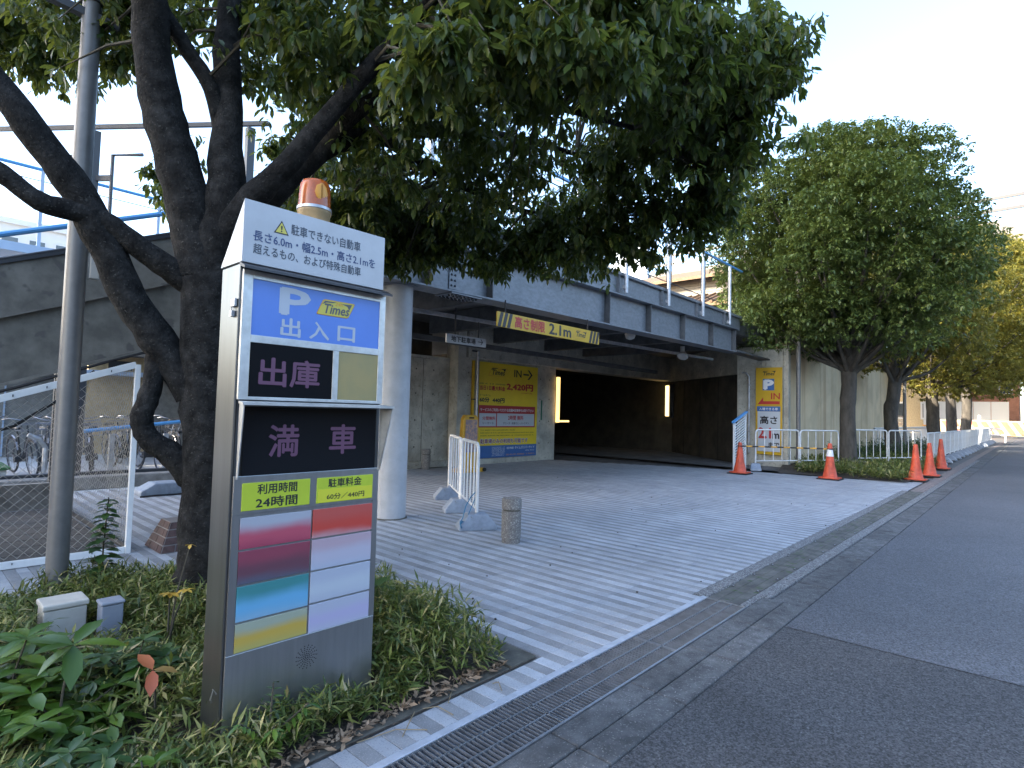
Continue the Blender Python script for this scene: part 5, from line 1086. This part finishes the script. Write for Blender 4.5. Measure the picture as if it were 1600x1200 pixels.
def big_tree(name, label, base, tr, h0, crown, nwh, mat, L, seed, k=8, bark='bark2', lobes=26, squash=1.0, gap=0.0):
    """street tree: trunk to h0, limbs to lobes on the crown ellipsoid, leaf whorls on the lobes"""
    r = random.Random(seed); g = np.random.default_rng(seed)
    t = thing(name, label, 'tree', base, 'trees along the road')
    bx, by, bz = base; c = np.array(crown[0]); R_ = np.array(crown[1])
    b = MB(); pts = [(bx,by,bz-0.02),(bx+0.02,by,bz+0.4),(bx+r.uniform(-.1,.1),by+r.uniform(-.1,.1),bz+h0*0.6),(bx+r.uniform(-.1,.1),by+r.uniform(-.1,.1),bz+h0),(c[0]*0.3+bx*0.7,c[1]*0.3+by*0.7,c[2]+R_[2]*0.3)]
    q, rr = jitter_path(pts,[tr*1.25,tr,tr*0.92,tr*0.9,tr*0.3],4,0.008,seed); b.tube(q,rr,12)
    ga = np.arange(lobes)+0.5; uz = np.clip(1-2*ga/lobes+g.normal(0,0.05,lobes),-0.97,0.99); th = ga*2.39996+seed+g.normal(0,0.15,lobes)
    hr = np.where(uz > 0, np.sqrt(1-uz**2), np.sqrt(np.clip(1-np.abs(uz)**3.2,0,1)))
    u_ = np.stack([np.cos(th)*hr,np.sin(th)*hr,np.where(uz > 0, uz, uz*0.92)],1)
    LC = c+u_*R_*(0.70+0.18*g.random((lobes,1))); LR = R_.mean()*(2.3/math.sqrt(lobes))*(0.62+0.5*g.random(lobes))
    xx_ = np.arange(max(4,lobes//5)); th2 = xx_*2.39996; r2 = np.sqrt((xx_+0.5)/len(xx_))*0.8   # underside
    LC = np.concatenate([LC, c+np.stack([np.cos(th2)*r2,np.sin(th2)*r2,np.full(len(xx_),-0.72)],1)*R_]); LR = np.concatenate([LR, np.full(len(xx_),R_.mean()*0.30)])
    LC = np.concatenate([LC, c+unit(g.normal(size=(8,3)))*R_*0.35]); LR = np.concatenate([LR, np.full(8,R_.mean()*0.35)])
    top = np.array(pts[3])
    for i in range(lobes):
        a = Vector(top+(0,0,r.uniform(-0.5,0.9)*h0*0.25)); e = Vector(LC[i]); m_ = a.lerp(e,0.5)+V(0,0,-0.1*(e-a).length+r.uniform(-.2,.3))
        q, rr = jitter_path([a,m_,e],[tr*0.34,tr*0.18,tr*0.05],4,0.02,seed+i); b.tube(q,rr,7)
    b.build('trunk',bark,t,smooth=70)
    ws = LR**2/np.sum(LR**2); P_ = []
    for i in range(len(LC)):
        n = int(nwh*ws[i]); uu = unit(g.normal(size=(n,3))); uu[:,2] = np.abs(uu[:,2])*np.where(g.random(n)<0.66,1,-1)
        rd = 0.55+0.50*g.random(n)**0.7; P_.append(LC[i]+uu*rd[:,None]*LR[i]*np.array([1,1,0.85]))
    lob = np.concatenate([np.full(len(q_), g.random()) for q_ in P_]); P_ = np.concatenate(P_); ok_ = P_[:,2] > bz+h0*0.80; P_ = P_[ok_]; lob = lob[ok_]
    A, D_, N_, L_, W_ = whorls(P_, k, L, 0.24, -0.45)
    o = leaves('crown',A,D_,N_,L_,W_,mat,t,0.25,0.15,1,np.clip(g.random(len(A))*0.45+np.repeat(g.random(len(P_))*0.2+lob*0.35,k),0,1)); o['kind']='stuff'
    return t
big_tree('roadside_tree','large round evergreen tree nearest the entrance, trunk behind the cones',(17.6,3.72,0.02),0.21,2.75,((17.6,3.95,6.25),(3.2,3.3,3.3)),21000,'leaf_tree',0.115,11,9,lobes=52)
big_tree('roadside_tree','second roadside tree, its thick trunk against the wall end',(24.3,3.75,0.02),0.24,2.7,((24.8,3.5,5.7),(2.8,2.6,2.7)),6200,'leaf_sun_tint',0.145,12,8,lobes=24)
big_tree('roadside_tree','third roadside tree with forked dark trunk and leaves tinted golden as if sunlit',(33.5,3.5,0.02),0.28,3.0,((34.0,2.6,6.4),(3.6,3.1,4.2)),8200,'leaf_sun_tint',0.175,13,8,lobes=30)
big_tree('roadside_tree','fourth roadside tree with a sunlit pale trunk',(42.5,3.6,0.02),0.27,4.2,((43,2.2,8.0),(3.8,3.4,4.6)),3600,'leaf_sun_tint',0.28,14,8,lobes=28)
big_tree('roadside_tree','fifth and farthest roadside tree of the row',(50,3.5,0.02),0.30,4.2,((50.5,2.4,8.2),(4.2,3.3,4.6)),3000,'leaf_sun_tint',0.32,15,8,lobes=26)
big_tree('background_tree','dark tree under the viaduct at the right edge',(70,-3.5,0.02),0.3,4.0,((70,-4.0,9.0),(4.0,3.0,4.6)),2200,'leaf_tree',0.4,16,8,lobes=22)
MB().box(17.15,17.42,3.25,3.55,0.02,0.24).build('stone_block','low_concrete',None,bevel=0.01); tag(bpy.data.objects['stone_block'],'small square stone at the foot of the nearest roadside tree','stone')
# ---- ground cover of dwarf bamboo
def sasa(name, label, region, n, hfun, k=7, L=0.075, dens=None, mat='leaf_sasa'):
    P_ = []; 
    while len(P_) < n:
        q = region()
        if q is not None: P_.append(q)
    P_ = np.array(P_); hh = np.array([hfun(x,y) for x, y in P_])*(0.65+0.5*rng.random(n))
    tip = np.concatenate([P_+rng.normal(0,0.03,(n,2)), hh[:,None]],1)
    # leaves spread along the upper half of each stem
    base = np.concatenate([P_, np.zeros((n,1))],1); t = 0.35+0.65*rng.random((n,k)); A = (base[:,None]+(tip-base)[:,None]*t[...,None]).reshape(-1,3)
    az = rng.random(n*k)*6.283; el = rng.normal(0.45,0.5,n*k)
    D_ = np.stack([np.cos(az)*np.cos(el),np.sin(az)*np.cos(el),np.sin(el)],1); N_ = np.stack([-np.cos(az)*np.sin(el),-np.sin(az)*np.sin(el),np.cos(el)],1)+rng.normal(0,.3,(n*k,3))
    L_ = L*(0.5+0.8*rng.random(n*k))
    o = leaves(name,A,D_,N_,L_,L_*0.085,mat,None,0.2,0.25,1)
    return tag(o,label,'ground cover',kind='stuff')
def bedreg():
    x = random.uniform(-1.0,2.34); y = random.uniform(2.02,4.66)
    edge = 2.03+0.04*math.sin(x*5)+max(0,(x-1.45))*0.05
    if y < edge: return None
    if x > 2.22-0.06*math.sin(y*4) and y < 2.55: return None
    if x > 2.30-0.10*(y>3.2): return None
    if 0.87 < x < 1.54 and 2.18 < y < 2.40: return None
    if 0.57 < x < 0.97 and 3.50 < y < 4.0 : return None
    if x < 1.0 and 2.3 < y < 3.6 and random.random() < 0.55: return None
    return (x, y)
def hb_(x, y):
    h = 0.10+0.05*math.sin(x*7+y*3)
    if x > 1.52 and y < 3.6: h += 0.20*min(1,(2.42-x)/0.22)*min(1,(y-2.02)/0.22)
    if y > 3.4: h += 0.05
    if x < 1.54: h += 0.02
    return max(0.05,h)
sasa('ground_cover','dwarf bamboo ground cover filling the bed round the parking sign',bedreg,10500,hb_,9,0.068)
def farreg():
    x = random.uniform(14.5,22); y = random.uniform(2.05,4.75)
    if y > 4.6-(16.5-x)*0.2 and x < 16.5: return None
    if x < 14.6+0.12*math.sin(y*5)+ (0.0 if y < 4 else (y-4)*0.6): return None
    return (x, y)
sasa('ground_cover','low ground cover in the far bed behind the banded cone',farreg,4200,lambda x,y:0.24+0.06*math.sin(x*3+y*4),7,0.12)
def bushreg():
    x = random.uniform(19.5,33); y = random.uniform(3.2,4.9); return (x,y)
sasa('hedge','dark bushy undergrowth behind the white barriers at the wall foot',bushreg,1300,lambda x,y:0.42+0.18*math.sin(x*2),9,0.14,mat='leaf_dark')
# ---- broad leaved shrubs: every leaf its own piece
lm_cache = {}
def leaf_mesh(mat, w, droop):
    key = (mat, w, droop)
    if key not in lm_cache:
        o = leaves('leaf',np.zeros((1,3)),np.array([[1.0,0,0]]),np.array([[0,0,1.0]]),1.0,w,mat,None,0.22,droop,2,np.array([0.35])); lm_cache[key] = o.data; bpy.data.objects.remove(o)
    return lm_cache[key]
def plant(name, label, base, stems, mat='leaf_broad', w=0.19, cat='plant', group=None):
    """stems: list of (tip offset, [(t, azimuth, elevation, length)...])"""
    t = thing(name, label, cat, base, group); B0 = Vector(base); b = MB()
    for tip, lv in stems:
        T_ = Vector(tip); mid = T_*0.5+V(T_.x*-0.15,T_.y*-0.15,0.02)
        b.tube([B0, B0+mid, B0+T_],[0.006,0.005,0.003],6)
        for (tt, az, el, ln, *rest_) in lv:
            mt2 = rest_[0] if rest_ else mat
            q = T_*tt if tt >= 0.99 else (mid*(2*tt) if tt < 0.5 else mid.lerp(T_,(tt-0.5)*2))
            o = bpy.data.objects.new('leaf', leaf_mesh(mt2, w, 0.22)); COL.objects.link(o); o.parent = t
            d_ = V(math.cos(az)*math.cos(el),math.sin(az)*math.cos(el),math.sin(el)); s_ = d_.cross(V(-math.cos(az)*math.sin(el)+random.uniform(-.2,.2),-math.sin(az)*math.sin(el)+random.uniform(-.2,.2),math.cos(el))).normalized(); n_ = s_.cross(d_)
            mm = Matrix((d_,-s_,n_)).transposed().to_4x4(); mm.translation = q; o.matrix_local = mm @ Matrix.Scale(ln,4)
    b.build('stem','twig',t,smooth=60); return t
def ros(n, ln, el=-0.05, t=1.0, a0=0.0, mat=None):
    return [(t, a0+i*6.283/n+random.uniform(-.25,.25), el+random.uniform(-.25,.25), ln*random.uniform(.8,1.15)) + ((mat,) if mat else ()) for i in range(n)]
def bushy(label, base, nst, rad, h0, h1, ln, mat, w=0.19, extra=None):
    st_ = list(extra or [])
    for i in range(nst):
        a = i*2.4; r = rad*math.sqrt((i+0.5)/nst); h = random.uniform(h0,h1)*(1-0.25*r/rad)
        st_.append(((r*math.cos(a),r*math.sin(a),h), ros(random.randint(5,7),ln,random.uniform(-.1,.4),1.0,random.random()*6)+ros(4,ln*1.05,0.0,0.72,random.random()*6)))
    return plant('broadleaf_shrub', label, base, st_, mat, w)
bushy('glossy broad leaved shrub with a five leaf rosette at the lower left',(0.50,2.72,0.0),10,0.24,0.12,0.26,0.12,'leaf_broad',0.20,
  [((0.04,0.02,0.36),[(1,a,e,l) for a,e,l in ((-0.55,0.10,0.185),(0.75,0.45,0.165),(2.3,0.25,0.18),(-1.75,-0.55,0.175),(-2.7,-0.25,0.14),(3.5,0.3,0.14))])])
bushy('broad leaved shrub at the left picture edge before the utility box',(0.40,3.10,0.0),12,0.26,0.18,0.34,0.14,'leaf_broad',0.18)
bushy('low dark leaved shrub at the bottom left corner',(0.42,2.34,0.0),12,0.24,0.08,0.20,0.085,'leaf_dark',0.22)
bushy('dark leaved bush between the rosette shrub and the sign',(0.80,2.95,0.0),14,0.20,0.14,0.26,0.085,'leaf_dark',0.23)
plant('broadleaf_shrub','small bright leaved seedling at the bottom edge of the bed',(0.66,2.14,0.0),[((0.0,0.0,0.12),ros(6,0.075,0.35)),((0.05,0.03,0.09),ros(5,0.06,0.3))])
plant('red_leaf_seedling','seedling with three red and orange leaves left of the sign',(0.79,2.58,0.0),[((-0.02,0.0,0.245),[(1,-0.75,0.1,0.095),(1,1.9,0.6,0.105),(1,-1.9,-0.6,0.10)])],'leaf_red',0.24)
plant('yellow_leaf_sprig','sprig of yellow autumn leaves at the foot of the trunk',(1.06,3.35,0.0),[((0.0,0.0,0.30),ros(7,0.055,0.1)),((0.06,-0.05,0.32),ros(6,0.05,0.1)),((0.12,0.10,0.52),ros(3,0.04,-0.3))],'leaf_yellow',0.26)
plant('tall_leafy_weed','tall upright leafy weed before the chain link fence',(1.02,4.55,0.0),[((0.02,0.0,0.66),[(0.06+0.0125*i,i*2.4,0.05+random.uniform(-.35,.35),0.15-0.0011*i) for i in range(75)])],'leaf_dark',0.30)
plant('broadleaf_shrub','small laurel shrub right behind the sign pillar',(1.72,2.62,0.0),[((0.0,0.0,0.50),ros(6,0.10,0.3)+ros(4,0.10,0.1,0.75)+ros(5,0.10,0.1,0.55)),((-0.10,0.08,0.55),ros(6,0.09,0.2)+ros(5,0.09,0,0.7)),((0.06,-0.06,0.36),ros(5,0.12,0.4)),((-0.06,0.03,0.72),ros(4,0.09,0.1)+ros(4,0.09,-0.1,0.8))],'leaf_dark',0.21)
def fern(label, base, tips, ln, mat='leaf_broad'):
    st_ = []
    for T_ in tips:
        az = math.atan2(T_[1],T_[0]); lv = []
        for i in range(6):
            for s_ in (-1,1): lv.append((0.35+0.11*i, az+s_*1.0, random.uniform(-.3,.2), ln*(1-0.05*i)))
        lv.append((1,az,-0.2,ln)); st_.append((T_,lv))
    return plant('compound_leaf_plant', label, base, st_, mat, 0.17)
fern('feathery compound leaved plant at the front foot of the sign',(1.02,2.10,0.0),[(0.10,-0.10,0.20),(-0.04,-0.12,0.17),(-0.12,-0.03,0.18),(0.02,0.02,0.26),(0.14,-0.02,0.16)],0.055)
fern('small compound leaved weed at the bottom left of the bed',(0.62,2.08,0.0),[(0.08,-0.06,0.10),(-0.08,-0.04,0.12),(0.0,0.06,0.14)],0.05,'leaf_dark')
# dry litter along the bed edge
n = 700; xx = rng.uniform(0.7,2.2,n); yy = 1.97+np.abs(rng.normal(0,0.045,n))+np.where(xx>1.4,0.02,0); az = rng.random(n)*6.283; el = rng.normal(0.1,0.25,n)
D_ = np.stack([np.cos(az)*np.cos(el),np.sin(az)*np.cos(el),np.sin(el)],1); N_ = np.array([[0,0,1.0]])+rng.normal(0,.4,(n,3)); L_ = 0.012+0.05*rng.random(n)**2.5
tag(leaves('leaf_litter',np.stack([xx,yy,rng.uniform(0.012,0.03,n)],1),D_,N_,L_,L_*0.2,'litter',None,0.3,-0.1,1),'dry brown leaf litter along the front of the bed','leaf litter',kind='stuff')
b = MB()
for (x0,y0,x1,y1) in ((1.45,1.86,1.62,1.99),(1.30,1.95,1.55,1.83),(1.62,1.98,1.70,1.84),(1.9,2.06,1.75,1.93),(2.0,1.84,2.02,1.92)):
    b.tube([(x0,y0,0.006),((x0+x1)/2+0.03,(y0+y1)/2+0.02,0.012),(x1,y1,0.005)],0.0022,5)
tag(b.build('dry_twigs','dry'),'thin dry twigs lying on the front row of tiles','twigs',kind='stuff')
